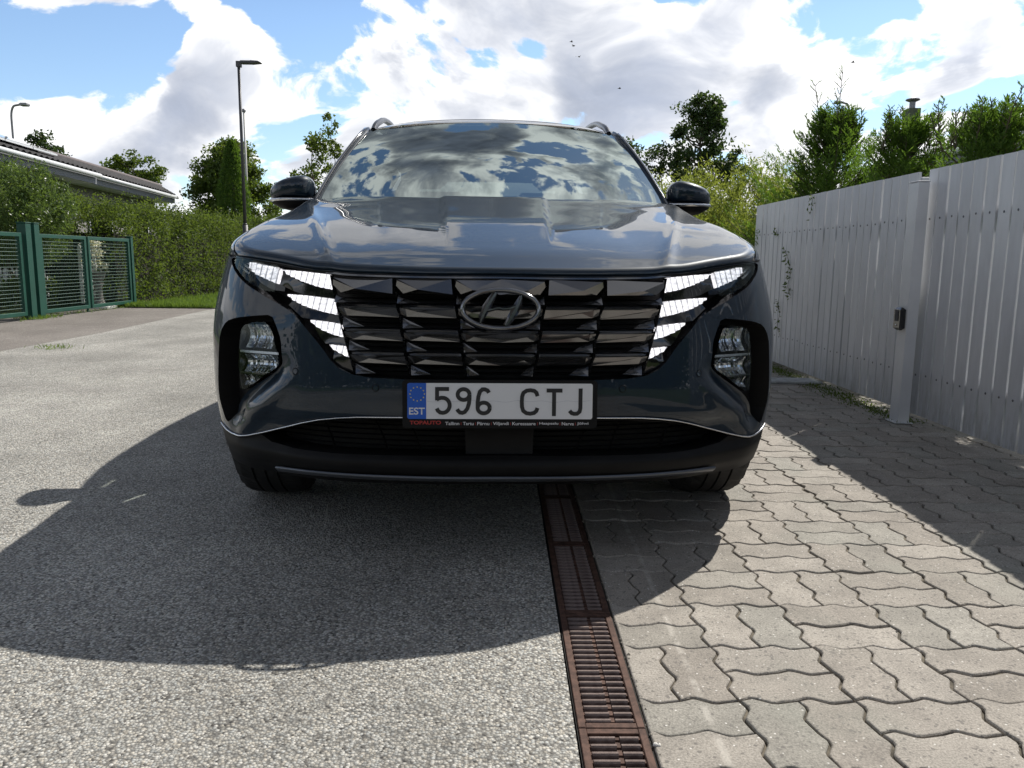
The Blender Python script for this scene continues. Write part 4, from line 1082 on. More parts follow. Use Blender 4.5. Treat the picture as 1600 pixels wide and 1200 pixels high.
for c in cells:
    _, _, i, j, h, x, y = c; par = (i+j) % 2; dz = float(rng.normal(0, .0011)); ax, ay = rng.normal(0, .004, 2)
    if i == -2:      # cut pieces beside the drain
        loop = [(px_+x, py_+y) for px_, py_ in paver_outline(i, j, h)]; xc = DR+.001; L2 = []
        for a_, b_ in zip(loop, loop[1:]+loop[:1]):
            if a_[0] >= xc: L2.append(a_)
            if (a_[0] >= xc) != (b_[0] >= xc): k_ = (xc-a_[0])/(b_[0]-a_[0]); L2.append((xc, a_[1]+(b_[1]-a_[1])*k_))
        L3 = []
        for p in L2:
            if not L3 or math.hypot(p[0]-L3[-1][0], p[1]-L3[-1][1]) > .004: L3.append(p)
        L2 = L3
        if len(L2) < 5 or max(p[0] for p in L2)-DR < .03: continue
        V, F = solid(L2, .0022, .004); V = V+np.array([0, 0, dz])
        if 1.0 < y < 3.2 and len(viss) < 400: obj('paver', V, F, M_PAVER, bed); continue
        b = len(farV); farV += V.tolist(); farF += [tuple(k+b for k in f) for f in F]; continue
    if (i, j, h) in viss and len(vis):
        o = link('paver', protos[(par, h)][2], bed, (x, y, dz+.0002)); o.rotation_euler = (ax*1.5, ay*1.5, rng.normal(0, .004)); 
        # keep the tilt about the middle of the stone
        o.location = Vector((x, y, dz+.0002))+Vector((0, 0, ay*1.5*PX/2-ax*1.5*PY/2))
    else:
        V = protos[(par, h)][0]+np.array([x, y, dz]); b = len(farV); farV += V.tolist(); farF += [tuple(k+b for k in f) for f in protos[(par, h)][1]]
fp = obj('distant_pavers', farV, farF, M_PAVER_I, bed); fp['kind'] = 'stuff'
# ---- drainage channel with iron grates
DRN = empty('drainage_channel', (0, 0, 0), 0, 'long narrow rusty iron drain running between the asphalt and the paving stones', 'drain')
MB().box(DL, DR, -1, 9, -.058, -.054).box(DL, DL+.004, -1, 9, -.054, -.004).box(DR-.004, DR, -1, 9, -.054, -.004).build('channel_trough', M_DARK, DRN)
bar_n = 0; farb = MB(); barL = None
def barmesh(x0, x1):
    mb = MB(); b = .0022; y0, y1 = -.0050, .0050; V = []
    for x, k in ((x0, 1), (x1, 1)): V += [(x, y0, -.014), (x, y0, -.004), (x, y0+b, -.0012), (x, y1-b, -.0012), (x, y1, -.004), (x, y1, -.014)]
    F = [(k, k+1, 6+k+1, 6+k) for k in range(5)]+[(5,0,6,11), (5,4,3,2,1,0), (6,7,8,9,10,11)]
    return V, F
bL = barmesh(DL+.021, DL+.069); bR = barmesh(DL+.078, DR-.021); meL = mesh_data('grate_bar', *bL, False, [M_RUST2]); meR = mesh_data('grate_bar', *bR, False, [M_RUST2])
seg0 = 1.392-.5*3
for k in range(18):
    ya, yb = seg0+k*.5+.0015, seg0+(k+1)*.5-.0015; mb = MB()
    mb.box(DL+.003, DL+.018, ya, yb, -.02, .0, .0015); mb.box(DR-.018, DR-.003, ya, yb, -.02, .0, .0015)
    mb.box(DL+.018, DR-.018, ya, ya+.016, -.02, -.0008, .001); mb.box(DL+.018, DR-.018, yb-.016, yb, -.02, -.0008, .001)
    # side lugs and middle spine
    mb.box(DL+.0685, DL+.0775, ya+.016, yb-.016, -.020, -.0075)
    npb = 20; ys = [ya+.016+(yb-ya-.032)*(n_+.5)/npb for n_ in range(npb)]
    for y in ys: mb.box(DL+.018, DL+.0228, y-.0045, y+.0045, -.016, -.003); mb.box(DR-.0228, DR-.018, y-.0045, y+.0045, -.016, -.003); mb.box(DL+.068, DL+.078, y-.004, y+.004, -.0074, -.004)
    fr_ = mb.build('grate_frame', M_RUST, DRN)
    for y in ys:
        for me, bb in ((meL, bL), (meR, bR)):
            if 1.2 < y < 3.1: link('grate_bar', me, fr_, (0, y, 0)); bar_n += 1
            else: farb.add([(v[0], v[1]+y, v[2]) for v in bb[0]], bb[1])
fb = farb.build('distant_grate_bars', M_RUST2, DRN); fb['kind'] = 'stuff'
# ---- small things on the ground
def pebble(x, y, r, m, label):
    V = []; F = []; n, k_ = 9, 6
    for i in range(k_+1):
        for j in range(n):
            a, b = math.pi*i/k_, 2*math.pi*j/n; rr = r*(1+.18*math.sin(3*b+i)+.1*math.cos(2*a+j)); V.append((rr*math.sin(a)*math.cos(b)*1.1, rr*math.sin(a)*math.sin(b)*.8, r*.55+rr*.6*math.cos(a)))
    for i in range(k_):
        for j in range(n): F.append((i*n+j, i*n+(j+1) % n, (i+1)*n+(j+1) % n, (i+1)*n+j))
    return thing(obj('pebble', V, F, m, None, True, (x, y, -.002)), label, 'stone')
pebble(.292, 1.335, .007, principled('white_stone', (.62,.6,.56), .6), 'small white pebble lying in the joint beside the drain')
n = 420; dbx = np.where(rng.uniform(0, 1, n) < .5, rng.normal(DR+.006, .004, n), X0-PX*2+PX*rng.integers(1, 7, n)+rng.normal(0, .006, n)); G = np.c_[dbx, rng.uniform(1.15, 3.6, n), rng.uniform(-.006, .001, n)]
db = MB()
for p in G:
    r_ = abs(rng.normal(0, .0012))+.0009; db.add([(p[0]+a*r_*rng.uniform(.6, 1.3), p[1]+b*r_*rng.uniform(.6, 1.3), p[2]+c*r_) for a, b, c in ((-1,-1,0),(1,-1,0),(1,1,0),(-1,1,0),(0,0,1.3))], [(0,1,4),(1,2,4),(2,3,4),(3,0,4)])
o = db.build('grit', principled('grit', tint((.30,.27,.22), .5, 200), .9)); o['kind'] = 'stuff'
slab = MB(); slab.box(1.86, 2.36, 5.72, 5.92, .0, .022, .006); thing(slab.build('concrete_slab', M_CONC), 'pale concrete edging slab lying on the paving at the far end of the white fence', 'slab')

# ------------------------------------------------------------------ leaves
def leaf_mat(name, dark, light, trans=.45, rough=.5, hue=.0):
    m, t, out = mat(name); g = t.node('ShaderNodeNewGeometry'); r = g.outputs['Random Per Island']
    n = t.noise(t.vm('SCALE', g.outputs['Position'], 1.), 1.6, 3, .6)
    f = t.m('ADD', t.m('MULTIPLY', r, .65), t.mr(n, .3, .7, 0, .35))
    c = t.mix(f, C3(*dark), C3(*light)); r3 = t.m('FRACT', t.m('MULTIPLY', r, 91.7)); c = t.mix(t.mr(r3, .94, .98, 0, .6), c, C3(.13,.10,.03))
    b = t.node('ShaderNodeBsdfPrincipled', {'Base Color': c, 'Roughness': rough, 'Specular IOR Level': .35})
    tr = t.node('ShaderNodeBsdfTranslucent', {'Color': t.mix(.65, c, C3(light[0]*1.5, light[1]*1.5, light[2]*.7))}); mx = t.node('ShaderNodeMixShader', {'Fac': trans})
    t.l.new(b.outputs[0], mx.inputs[1]); t.l.new(tr.outputs[0], mx.inputs[2]); t.l.new(mx.outputs[0], out.inputs[0]); return m
M_BARK = principled('bark', tint((.09,.07,.055), .4, 20, 5), .9, bump=nbump(60, .6, .01))
M_TWIG = principled('twig', (.075,.06,.035), .85)
LEAF = {'willow': leaf_mat('willow_leaf', (.09,.13,.028), (.24,.28,.07), .5), 'hedge': leaf_mat('hedge_leaf', (.034,.068,.014), (.115,.160,.036), .48, .66),
        'shrub': leaf_mat('shrub_leaf', (.045,.085,.025), (.13,.19,.06), .42, .36), 'thuja': leaf_mat('thuja_scale', (.035,.085,.014), (.11,.19,.032), .5, .6),
        'brown': leaf_mat('dry_thuja_scale', (.05,.035,.02), (.11,.075,.04), .25, .7), 'tree': leaf_mat('tree_leaf', (.022,.045,.014), (.06,.10,.028), .38),
        'linden': leaf_mat('linden_leaf', (.045,.085,.015), (.12,.17,.03), .45), 'grass': leaf_mat('grass_blade', (.06,.12,.02), (.16,.24,.05), .45), 'white': leaf_mat('white_bloom', (.5,.5,.45), (.75,.75,.7), .3),
        'ivy': leaf_mat('creeper_leaf', (.035,.075,.015), (.10,.15,.035), .4)}
def leaf_arrays(P, A, Bv, ln, wd):
    """rhombic leaves at P, long axis A, across Bv"""
    ln = np.asarray(ln).reshape(-1, 1)*np.ones((len(P), 1)); wd = np.asarray(wd).reshape(-1, 1)*np.ones((len(P), 1))
    v0 = P; v1 = P+A*ln*.45+Bv*wd*.5; v2 = P+A*ln; v3 = P+A*ln*.45-Bv*wd*.5
    return np.stack([v0, v1, v2, v3], 1).reshape(-1, 3)
def rnd_dirs(n, bias=(0, 0, 0)):
    d = rng.normal(size=(n, 3))+np.array(bias); return d/np.linalg.norm(d, axis=1, keepdims=True)
def leaves(name, P, ln, wd, m, parent=None, bias=(0, 0, .3), dirs=None):
    n = len(P); A = rnd_dirs(n, bias) if dirs is None else dirs; Q = rnd_dirs(n); Bv = np.cross(A, Q); Bv /= np.maximum(np.linalg.norm(Bv, axis=1, keepdims=True), 1e-6)
    V = leaf_arrays(P, A, Bv, ln*rng.uniform(.6, 1.25, n), wd*rng.uniform(.7, 1.2, n)); F = np.arange(4*n).reshape(n, 4)
    return obj(name, V, F, m, parent)
def clumps(centres, radii, per, shell=.55):
    C = np.repeat(centres, per, 0); R = np.repeat(radii, per, 0); d = rnd_dirs(len(C)); r = rng.uniform(0, 1, len(C))**shell
    return C+d*R*r[:, None]
def limbs(mb, base, top, r0, r1, wob=.05, n=5):
    base, top = Vector(base), Vector(top); pts = []; rr = []
    for k in range(n+1):
        t = k/n; p = base.lerp(top, t)+Vector(rng.normal(0, wob, 3))*math.sin(math.pi*t); pts.append(p); rr.append(r0+(r1-r0)*t)
    mb.tube(pts, rr, 6); return pts
def tree(name, base, h, crown, ncl, per, leaf, wd, mkey, label, cat='tree', trunk_r=.10, csize=.35, seed=None, shape=None, group=None, asym=0.):
    """crown = (rx, ry, z_lo, z_hi)"""
    global rng
    if seed is not None: rng = np.random.default_rng(seed)
    t = empty(name, base, 0, label, cat, group); rx, ry, zl, zh = crown; mb = MB()
    tip = (0, 0, h*.93); limbs(mb, (0, 0, 0), tip, trunk_r, trunk_r*.15, .06, 8); cs = []
    for k in range(ncl):
        u = rng.uniform(0, 1)**.8; z = zl+(zh-zl)*u; prof = shape(u) if shape else math.sqrt(max(.05, 1-(2*u-1)**2))
        a = rng.uniform(0, 2*math.pi); r = math.sqrt(rng.uniform(.05, 1))*prof; c = (rx*r*math.cos(a)+asym*u, ry*r*math.sin(a), z); cs.append(c)
        if k % 2 == 0: zz = max(zl*.6, z-.45*abs(r)*rx-.1); limbs(mb, (c[0]*.04, c[1]*.04, min(zz, h*.85)), c, trunk_r*.28, trunk_r*.06, .05, 4)
    mb.build('trunk', M_BARK, t); cs = np.array(cs); rad = np.stack([rng.uniform(.6, 1.3, ncl)*csize]*3, 1)*np.array([1, 1, .75])
    leaves('crown', clumps(cs, rad, per), leaf, wd, LEAF[mkey], t, (0, 0, -.1)); return t
def boxhedge(name, x0, x1, y0, y1, h, n, leaf, wd, mkey, label, shoots=200, loc=(0, 0, 0), rough=.10, bias=(0, 0, .4), cat='hedge'):
    t = empty(name, ((x0+x1)/2, (y0+y1)/2, 0), 0, label, cat); ox, oy = (x0+x1)/2, (y0+y1)/2; L, Dp = y1-y0, x1-x0
    # woody core so that nothing shows straight through
    a = [Dp*h, L*h, L*h, Dp*L]; pr = np.array([a[0], a[0]*.3, a[1], a[2]*.5, a[3]]); pr /= pr.sum(); f = rng.choice(5, n, p=pr)
    u, v = rng.uniform(0, 1, n), rng.uniform(0, 1, n); P = np.zeros((n, 3))
    for k in range(5):
        q = f == k
        if k == 0: P[q] = np.c_[x0+Dp*u[q], np.full(q.sum(), y0), h*v[q]]
        if k == 1: P[q] = np.c_[x0+Dp*u[q], np.full(q.sum(), y1), h*v[q]]
        if k == 2: P[q] = np.c_[np.full(q.sum(), x1), y0+L*u[q], h*v[q]]
        if k == 3: P[q] = np.c_[np.full(q.sum(), x0), y0+L*u[q], h*v[q]]
        if k == 4: P[q] = np.c_[x0+Dp*u[q], y0+L*v[q], np.full(q.sum(), h)]
    # gather the leaves into tufts that stand out from or sink into the face
    K = max(60, n//38); ci = rng.integers(0, n, K); Cn = P[ci]; own = rng.integers(0, K, n); Q = Cn[own]; frac = rng.uniform(0, 1, n) < .72
    lump = np.sin(P[:, 1]*3.1+P[:, 2]*2.)*.5+np.sin(P[:, 1]*1.3+1)*.6+np.sin(P[:, 0]*4.+P[:, 2]*3.7)*.4
    push = rng.normal(0, rough*.8, K)[own]; P = np.where(frac[:, None], Q+rng.normal(0, .055, (n, 3)), P); push = np.where(frac, push, -rough*.7)
    cen = np.array([ox, oy, h*.45]); dr = P-cen; dr[:, 1] *= .15; dr /= np.linalg.norm(dr, axis=1, keepdims=True)
    P += dr*((rough*.7*lump+push)[:, None]+rng.normal(0, rough*.25, (n, 1))); P -= np.array([ox, oy, 0]); P[:, 2] = np.abs(P[:, 2])
    leaves('foliage', P, leaf, wd, LEAF[mkey], t, bias)
    if shoots:
        S = np.c_[rng.uniform(x0, x1, shoots)-ox, rng.uniform(y0, y1, shoots)-oy, np.full(shoots, h-.05)]; hh = rng.uniform(.06, .26, shoots); k = 12
        T = np.repeat(S, k, 0); q = np.tile(np.linspace(0, 1, k), shoots); T[:, 2] += q*np.repeat(hh, k); T[:, :2] += np.repeat(rng.normal(0, .25, (shoots, 2)), k, 0)*(q*np.repeat(hh, k))[:, None]
        leaves('shoots', T, leaf*.85, wd*.85, LEAF[mkey], t, (0, 0, .9))
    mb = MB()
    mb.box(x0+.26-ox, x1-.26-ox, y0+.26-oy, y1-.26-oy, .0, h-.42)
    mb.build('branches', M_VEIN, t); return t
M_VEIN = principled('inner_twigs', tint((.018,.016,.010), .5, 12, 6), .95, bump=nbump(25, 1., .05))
# ------------------------------------------------------------------ left side: hedges, green gate, garden
boxhedge('hedge', -8.0, -6.75, 14.35, 27, 1.70, 62000, .055, .032, 'hedge', 'long clipped green hedge along the left verge behind the lamp post', 900, rough=.17)
boxhedge('hedge', -13.5, -8.2, 15.2, 16.4, 1.95, 22000, .052, .028, 'hedge', 'low dark hedge in the garden beyond the green mesh gate', 240)
def bush(name, c, r, ncl, per, leaf, wd, mkey, label, cs=.28, bias=(0, 0, .3), stems=12, cat='shrub', zlo=.1, arching=False):
    t = empty(name, (c[0], c[1], 0), 0, label, cat); C_ = []
    for k in range(ncl):
        d = rnd_dirs(1)[0]; rr = rng.uniform(.35, 1)**.5; p = np.array([d[0]*r[0]*rr, d[1]*r[1]*rr, c[2]+d[2]*r[2]*rr]); p[2] = max(zlo, p[2]); C_.append(p)
    C_ = np.array(C_); rad = np.stack([rng.uniform(.6, 1.3, ncl)*cs]*3, 1)
    if arching: rad = rad*np.array([.7, .7, 1.35])
    mb = MB()
    for k in range(stems): p = C_[rng.integers(ncl)]; limbs(mb, (p[0]*.15, p[1]*.15, -.05), p, .018, .005, .05, 4)
    mb.build('stems', M_TWIG, t); leaves('foliage', clumps(C_, rad, per), leaf, wd, LEAF[mkey], t, bias); return t
bush('leafy_shrub', (-7.65, 13.1, 1.50), (.62, .80, .82), 120, 150, .060, .024, 'shrub', 'leafy shrub hanging over the posts of the green gate', .20, (0, 0, .5), zlo=.85)
bush('leafy_shrub', (-8.75, 14.1, 1.55), (.75, .8, .88), 120, 150, .060, .024, 'shrub', 'tall leafy shrub with pale glossy leaves at the left edge under the tiled roof', .22, (0, 0, .5), zlo=.75)
# grass along the verge, against the hedge and round the gate posts
n = 15000; G = np.c_[rng.uniform(-6.6, -4.95, n), rng.uniform(13.72, 20, n), np.full(n, .0)]
k = n//3; G[:k, 1] = 13.72+np.abs(rng.normal(0, .35, k)); 
g_ = leaves('verge_grass', G, .095, .008, LEAF['grass'], None, (0, 0, 2.4)); g_['kind'] = 'stuff'
n = 700; G = np.r_[np.c_[rng.normal(-6.5, .10, n), rng.normal(11.15, .16, n), np.zeros(n)], np.c_[rng.normal(-4.22, .10, 90), rng.normal(7.55, .06, 90), np.zeros(90)], np.c_[rng.uniform(-6.6, -6.4, 260), rng.uniform(11.2, 14.2, 260), np.zeros(260)]]
g_ = leaves('ground_weeds', G, .06, .008, LEAF['grass'], None, (0, 0, 1.6)); g_['kind'] = 'stuff'
# green mesh gate
M_GRN = principled('green_powder_coat', tint((.007,.062,.042), .12, 4), .42, spec=.5); M_GRND = principled('green_wire', (.030,.085,.065), .5)
GX = -6.50
for lab, ys in (('pair', (11.04, 11.24)), ('far', (14.12,))):
    for k, y in enumerate(ys):
        t = empty('gate_post', (GX, y, 0), 0, {('pair',0): 'nearer of the two thick green posts between the gate leaves', ('pair',1): 'farther of the two thick green posts between the gate leaves', ('far',0): 'slim green post at the far end of the mesh gate by the hedge'}[(lab, k)], 'post')
        w_ = .060 if lab == 'pair' else .04
        MB().box(-w_, w_, -w_, w_, -.05, 1.30 if lab == 'pair' else 1.20, .008).build('shaft', M_GRN, t); MB().box(-w_-.006, w_+.006, -w_-.006, w_+.006, 1.301 if lab == 'pair' else 1.201, 1.316 if lab == 'pair' else 1.213, .004).build('cap', M_GRN, t)
def leaf_gate(y0, y1, label, z0=.055, z1=1.17, latch=False):
    t = empty('gate_leaf', (GX, y0, 0), 0, label, 'gate'); L = y1-y0; r = .027
    for nm, a in (('top_rail', (z1-2*r, z1)), ('bottom_rail', (z0, z0+2*r))): MB().box(-r, r, 2*r, L-2*r, a[0], a[1], .004).build(nm, M_GRN, t)
    MB().box(-r, r, 0, 2*r, z0, z1, .004).build('upright', M_GRN, t); MB().box(-r, r, L-2*r, L, z0, z1, .004).build('upright', M_GRN, t)
    nh = 20
    wm = mesh_data('wire', *(lambda m_: (m_.V, m_.F))(MB().tube([(0, 2*r, 0), (0, L-2*r, 0)], .0042, 5)), False, [M_GRND])
    for k in range(1, nh): link('wire', wm, t, (.002, 0, z0+2*r+(z1-z0-4*r)*k/nh))
    nv = int(L/.05); mb = MB()
    for k in range(1, nv): y = 2*r+(L-4*r)*k/nv; mb.tube([(-.005, y, z0+2*r), (-.005, y, z1-2*r)], .0022, 4, False)
    v = mb.build('vertical_wires', M_GRND, t); v['kind'] = 'stuff'
    if latch: MB().box(-.012, .012, L-.05, L-.02, -.0, .40, .003).build('drop_bolt', M_GRN, t)
    return t
leaf_gate(8.6, 10.93, 'green mesh gate leaf cut by the left edge of the picture'); leaf_gate(11.35, 12.60, 'green mesh gate leaf right beside the two thick posts', latch=True); leaf_gate(12.66, 14.05, 'green mesh gate leaf nearest the hedge')
# white things in the garden beyond
M_WHT = principled('white_garden_paint', tint((.72,.73,.73), .06, 5), .55)
def pickets(x0, x1, y, h, label, n):
    t = empty('picket_fence', (x0, y, 0), 0, label, 'fence'); w_ = (x1-x0)/n
    V = [(0,0,.05),(w_*.72,0,.05),(w_*.72,0,h-.03),(w_*.36,0,h),(0,0,h-.03)]; V = V+[(a, .02, c) for a, b, c in V]; F = [(4,3,2,1,0),(5,6,7,8,9)]+[(i, (i+1) % 5, 5+(i+1) % 5, 5+i) for i in range(5)]
    me = mesh_data('picket', V, F, False, [M_WHT])
    for k in range(n): link('picket', me, t, (k*w_, 0, 0))
    for z in (.18, h-.2): MB().box(0, x1-x0, .022, .05, z, z+.06).build('rail', M_WHT, t)
pickets(-9.3, -7.75, 13.7, .66, 'low white picket fence in the garden seen through the left gate leaf', 15)
pickets(-7.30, -6.98, 13.9, 1.06, 'tall narrow white picket panel behind the middle gate leaf', 4)
bush('flowering_bush', (-8.2, 12.9, .32), (.55, .4, .28), 40, 60, .05, .03, 'shrub', 'low garden bush with pale leaves behind the left gate leaf', .12, stems=5)
bush('rose_bush', (-6.95, 13.75, .85), (.22, .18, .28), 16, 26, .045, .04, 'white', 'white flowering rose beside the tall white panel', .08, stems=5)
bush('garden_bush', (-7.75, 13.2, .35), (.45, .4, .26), 34, 50, .05, .03, 'hedge', 'low green garden bush behind the middle gate leaf', .12, stems=5)
urn = empty('garden_urn', (-6.83, 13.6, 0), 0, 'small grey stone urn on a pedestal beyond the green gate', 'urn')
M_URN = principled('weathered_stone', tint((.20,.19,.17), .3, 12), .9)
def lathe(prof, n=16):
    V = [(r*math.cos(2*math.pi*k/n), r*math.sin(2*math.pi*k/n), z) for k in range(n) for r, z in prof]; m_ = len(prof)
    return V, [(k*m_+j, ((k+1) % n)*m_+j, ((k+1) % n)*m_+j+1, k*m_+j+1) for k in range(n) for j in range(m_-1)]
obj('bowl', *lathe([(0,.42),(.06,.43),(.10,.50),(.13,.60),(.14,.61),(.11,.60),(0,.55)]), M_URN, urn, True)
obj('foot', *lathe([(.17,.0),(.17,.05),(.10,.06),(.06,.16),(.05,.34),(.09,.42),(0,.42)]), M_URN, urn, True)
MB().box(-.22,.22,-.2,.2,-.02,.03,.01).build('base_slab', M_WHT, urn)

# ------------------------------------------------------------------ lamp posts
M_GALV = principled('galvanised_steel', tint((.22,.22,.23), .2, 6), .5, metal=.6); M_LAMPG = principled('lamp_grey', (.07,.07,.075), .5, metal=.3)
lp = empty('street_lamp', (-6.03, 19, 0), 0, 'straight grey street lamp with a flat box head standing by the hedge', 'street lamp')
MB().tube([(0,0,0),(0,0,1.62)], .062, 14).tube([(0,0,1.62),(0,0,1.66)], [.062,.038], 14).build('base_section', M_LAMPG, lp, True); MB().tube([(0,0,1.66),(0,0,5.24)], [.040,.032], 12).build('pole', M_LAMPG, lp, True)
mb = MB(); mb.box(-.05,.06,-.05,.05,5.14,5.27,.008); mb.box(.055,.30,-.09,.09,5.215,5.275,.012); mb.prism([(.29,5.215),(.47,5.232),(.52,5.238),(.46,5.268),(.29,5.275)], 1, -.10, .10); mb.box(.33,.40,-.03,.03,5.268,5.285,.004); mb.build('lamp_head', M_LAMPG, lp)
fp_ = empty('flagpole', (-9.4, 30, 0), 0, 'thin pale pole with a ball top behind the street lamp', 'pole'); MB().tube([(0,0,0),(.0,0,6.05)], [.06,.035], 10).build('pole', principled('pale_pole', (.42,.42,.40), .5), fp_, True); obj('finial', *lathe([(0,6.03),(.06,6.06),(.075,6.11),(.05,6.17),(0,6.18)], 10), M_GALV, fp_, True)
def curved_lamp(x, y, h, arm, sgn, label, hl=.75, r=.07):
    t = empty('street_lamp', (x, y, 0), 0, label, 'street lamp'); pts = [(0,0,0),(0,0,h*.5),(0,0,h-.75)]+[(sgn*arm*.45*(1-math.cos(q)), 0, h-.75+.6*math.sin(q)) for q in np.linspace(.2, math.pi/2, 7)]+[(sgn*arm, 0, h-.10)]
    MB().tube(pts, r, 8).build('pole', M_GALV, t, True); MB().box(min(sgn*arm, sgn*(arm+hl)), max(sgn*arm, sgn*(arm+hl)), -.15, .15, h-.18, h-.03, .04).build('lamp_head', M_GALV, t)
curved_lamp(-23.7, 40, 8.1, .50, 1, 'curved galvanised street lamp beyond the tiled roof at the left edge', .36, .05); curved_lamp(16.85, 40, 8.72, .45, -1, 'curved street lamp seen between the thujas on the right', .3, .05)

# ------------------------------------------------------------------ neighbour's house, left
M_TILE = principled('dark_roof_tile', tint((.032,.031,.034), .35, 2.5, 6), .85, bump=nbump(25, .25, .01)); M_WALL = principled('grey_render', tint((.24,.23,.22), .15, 2), .85); M_GUT = principled('white_gutter', (.62,.64,.66), .4); M_FASC = principled('grey_fascia', (.20,.21,.23), .6)
M_PANEL = principled('solar_glass', (.03,.035,.05), .08, coat=1., spec=.8); M_RIDGE = principled('ridge_tile', (.12,.10,.10), .7); M_WIN = thin_glass('window_glass', (.10,.12,.13), 1.5, 1.6)
def slope_tiles(name, A, B, Cc, Dd, m, parent, pitch=.30, course=.36, amp=.022):
    """pantiles between eave A-B and ridge D-C"""
    A, B, Cc, Dd = map(np.array, (A, B, Cc, Dd)); Lu = np.linalg.norm(B-A); Lv = np.linalg.norm(Dd-A); nu = int(Lu/pitch)*6; nv = max(1, int(Lv/course)); nrm = np.cross(B-A, Dd-A); nrm = nrm/np.linalg.norm(nrm)
    if nrm[2] < 0: nrm = -nrm
    U_, rows = np.linspace(0, 1, nu+1), []
    for j in range(nv):
        for v, lift in ((j/nv, .034), ((j+1)/nv, .0)):
            p = (A+(B-A)*U_[:, None])*(1-v)+(Dd+(Cc-Dd)*U_[:, None])*v; w_ = amp*np.sin(U_*nu/6*2*math.pi); rows.append(p+nrm*(w_+lift)[:, None])
    V = np.vstack(rows); w1 = nu+1; idx = np.arange(len(V)).reshape(-1, w1); F = np.stack([idx[:-1, :-1], idx[:-1, 1:], idx[1:, 1:], idx[1:, :-1]], -1).reshape(-1, 4)
    return obj(name, V, F, m, parent, True)
H1 = empty('house', (-12, 22, 0), 0, 'low house with dark pantile roof and white gutters behind the left hedge', 'house')
def hw(p): return (p[0]+12, p[1]-22, p[2])
def hbox(nm, m, x0, x1, y0, y1, z0, z1, par=H1, bev=0.): return MB().box(x0+12, x1+12, y0-22, y1-22, z0, z1, bev).build(nm, m, par)
def eave(y, off_=0.): return -9.55-.118*(y-16)+off_
# two roof planes: the nearer with solar panels, the farther set back a little
ya, ym, yb = 12.0, 20.4, 28.2
RO, RZ = 2.25, 3.66
r1 = slope_tiles('roof_slope', hw((eave(ya), ya, 2.90)), hw((eave(ym), ym, 2.90)), hw((eave(ym)-RO, ym, RZ)), hw((eave(ya)-RO, ya, RZ)), M_TILE, H1, .26)
r2 = slope_tiles('roof_slope', hw((eave(19.6,-.30), 19.6, 2.95)), hw((eave(yb,-.30), yb, 2.95)), hw((eave(33)-RO, 33, RZ)), hw((eave(19.6)-RO, 19.6, RZ)), M_TILE, H1, .26)
r3 = slope_tiles('roof_slope', hw((eave(33)-RO*2.6, 33, 2.8)), hw((eave(ya)-RO*2.6, ya, 2.8)), hw((eave(ya)-RO, ya, RZ)), hw((eave(33)-RO, 33, RZ)), M_TILE, H1, .26); r3['kind'] = 'stuff'
for r_ in (r1, r2): r_['kind'] = 'stuff'
obj('roof_hip', [hw((eave(yb,-.30), yb, 2.95)), hw((eave(33)-RO, 33, RZ)), hw((eave(33)-RO*2.6, 33, 2.8))], [(0,1,2)], M_TILE, H1)
for a, b, z, o_ in ((ya, ym, 2.83, .06), (19.9, yb, 2.88, -.24)):
    P = [hw((eave(y, o_), y, z)) for y in (a, b)]
    for nm, dz, r, m in (('gutter', 0, .055, M_GUT),): MB().tube(P, r, 8).build(nm, m, H1, True)
    q = [hw((eave(a, o_-.10), a, z)), hw((eave(b, o_-.10), b, z)), hw((eave(b, o_-.13), b, z)), hw((eave(a, o_-.13), a, z))]
    V = [(x, y, zz_+d) for d in (-.20, .06) for x, y, zz_ in q]; obj('fascia', V, [(0,1,5,4),(1,2,6,5),(2,3,7,6),(3,0,4,7),(0,3,2,1),(4,5,6,7)], M_FASC, H1)
    V = [hw((eave(a, o_-.13), a, z-.19)), hw((eave(b, o_-.13), b, z-.19)), hw((eave(b, o_-.75), b, z-.19)), hw((eave(a, o_-.75), a, z-.19))]; obj('soffit', V, [(0,1,2,3)], M_GUT, H1)
    V = [hw((eave(y, o_-.72)+dx, y, zz_)) for y in (a+.3, b-.3) for dx in (0, -3.6) for zz_ in (-.1, z-.19)]
    obj('wall', V, [(0,1,5,4),(4,5,7,6),(6,7,3,2),(2,3,1,0)], M_WALL, H1)
for y in (14.5, 17.3, 22.0, 25.2):
    o_ = .06 if y < 20 else -.24; x = eave(y, o_-.70); f_ = MB().box(x+12, x+12.03, y-22, y-20.7, .95, 2.15).build('window', M_GUT, H1); MB().box(x+12.031, x+12.038, y-21.93, y-20.77, 1.02, 2.08).build('pane', M_WIN, f_)
MB().tube([hw((eave(27.9,-.24), 27.9, 2.60)), hw((eave(27.9,-.5), 27.9, 2.3)), hw((eave(27.9,-.6), 27.9, 0))], .04, 6).build('downpipe', M_GUT, H1, True)
rp = MB().tube([hw((eave(ya)-RO, ya, RZ+.02)), hw((eave(ym)-RO, ym, RZ+.02)), hw((eave(33)-RO, 33, RZ+.02))], .07, 8); rp.build('ridge', M_RIDGE, H1, True)
def pan(y0, y1, v0, v1):
    P = []; 
    for y, v in ((y0, v0), (y1, v0), (y1, v1), (y0, v1)): P.append((eave(y)-RO*v, y, 2.90+(RZ-2.9)*v+.13))
    V = [hw(p) for p in P]+[hw((p[0], p[1], p[2]-.04)) for p in P]; f_ = obj('panel_frame', V, [(0,1,2,3),(0,4,5,1),(1,5,6,2),(2,6,7,3),(3,7,4,0)], M_GUT, H1)
    c = np.mean(P, 0); Q = [c+(np.array(p)-c)*.965+np.array([0,0,.006]) for p in P]; obj('solar_cell', [hw(q) for q in Q], [(0,1,2,3)], M_PANEL, f_)
for k in range(6): pan(12.2+k*1.26, 13.42+k*1.26, .30, .92)

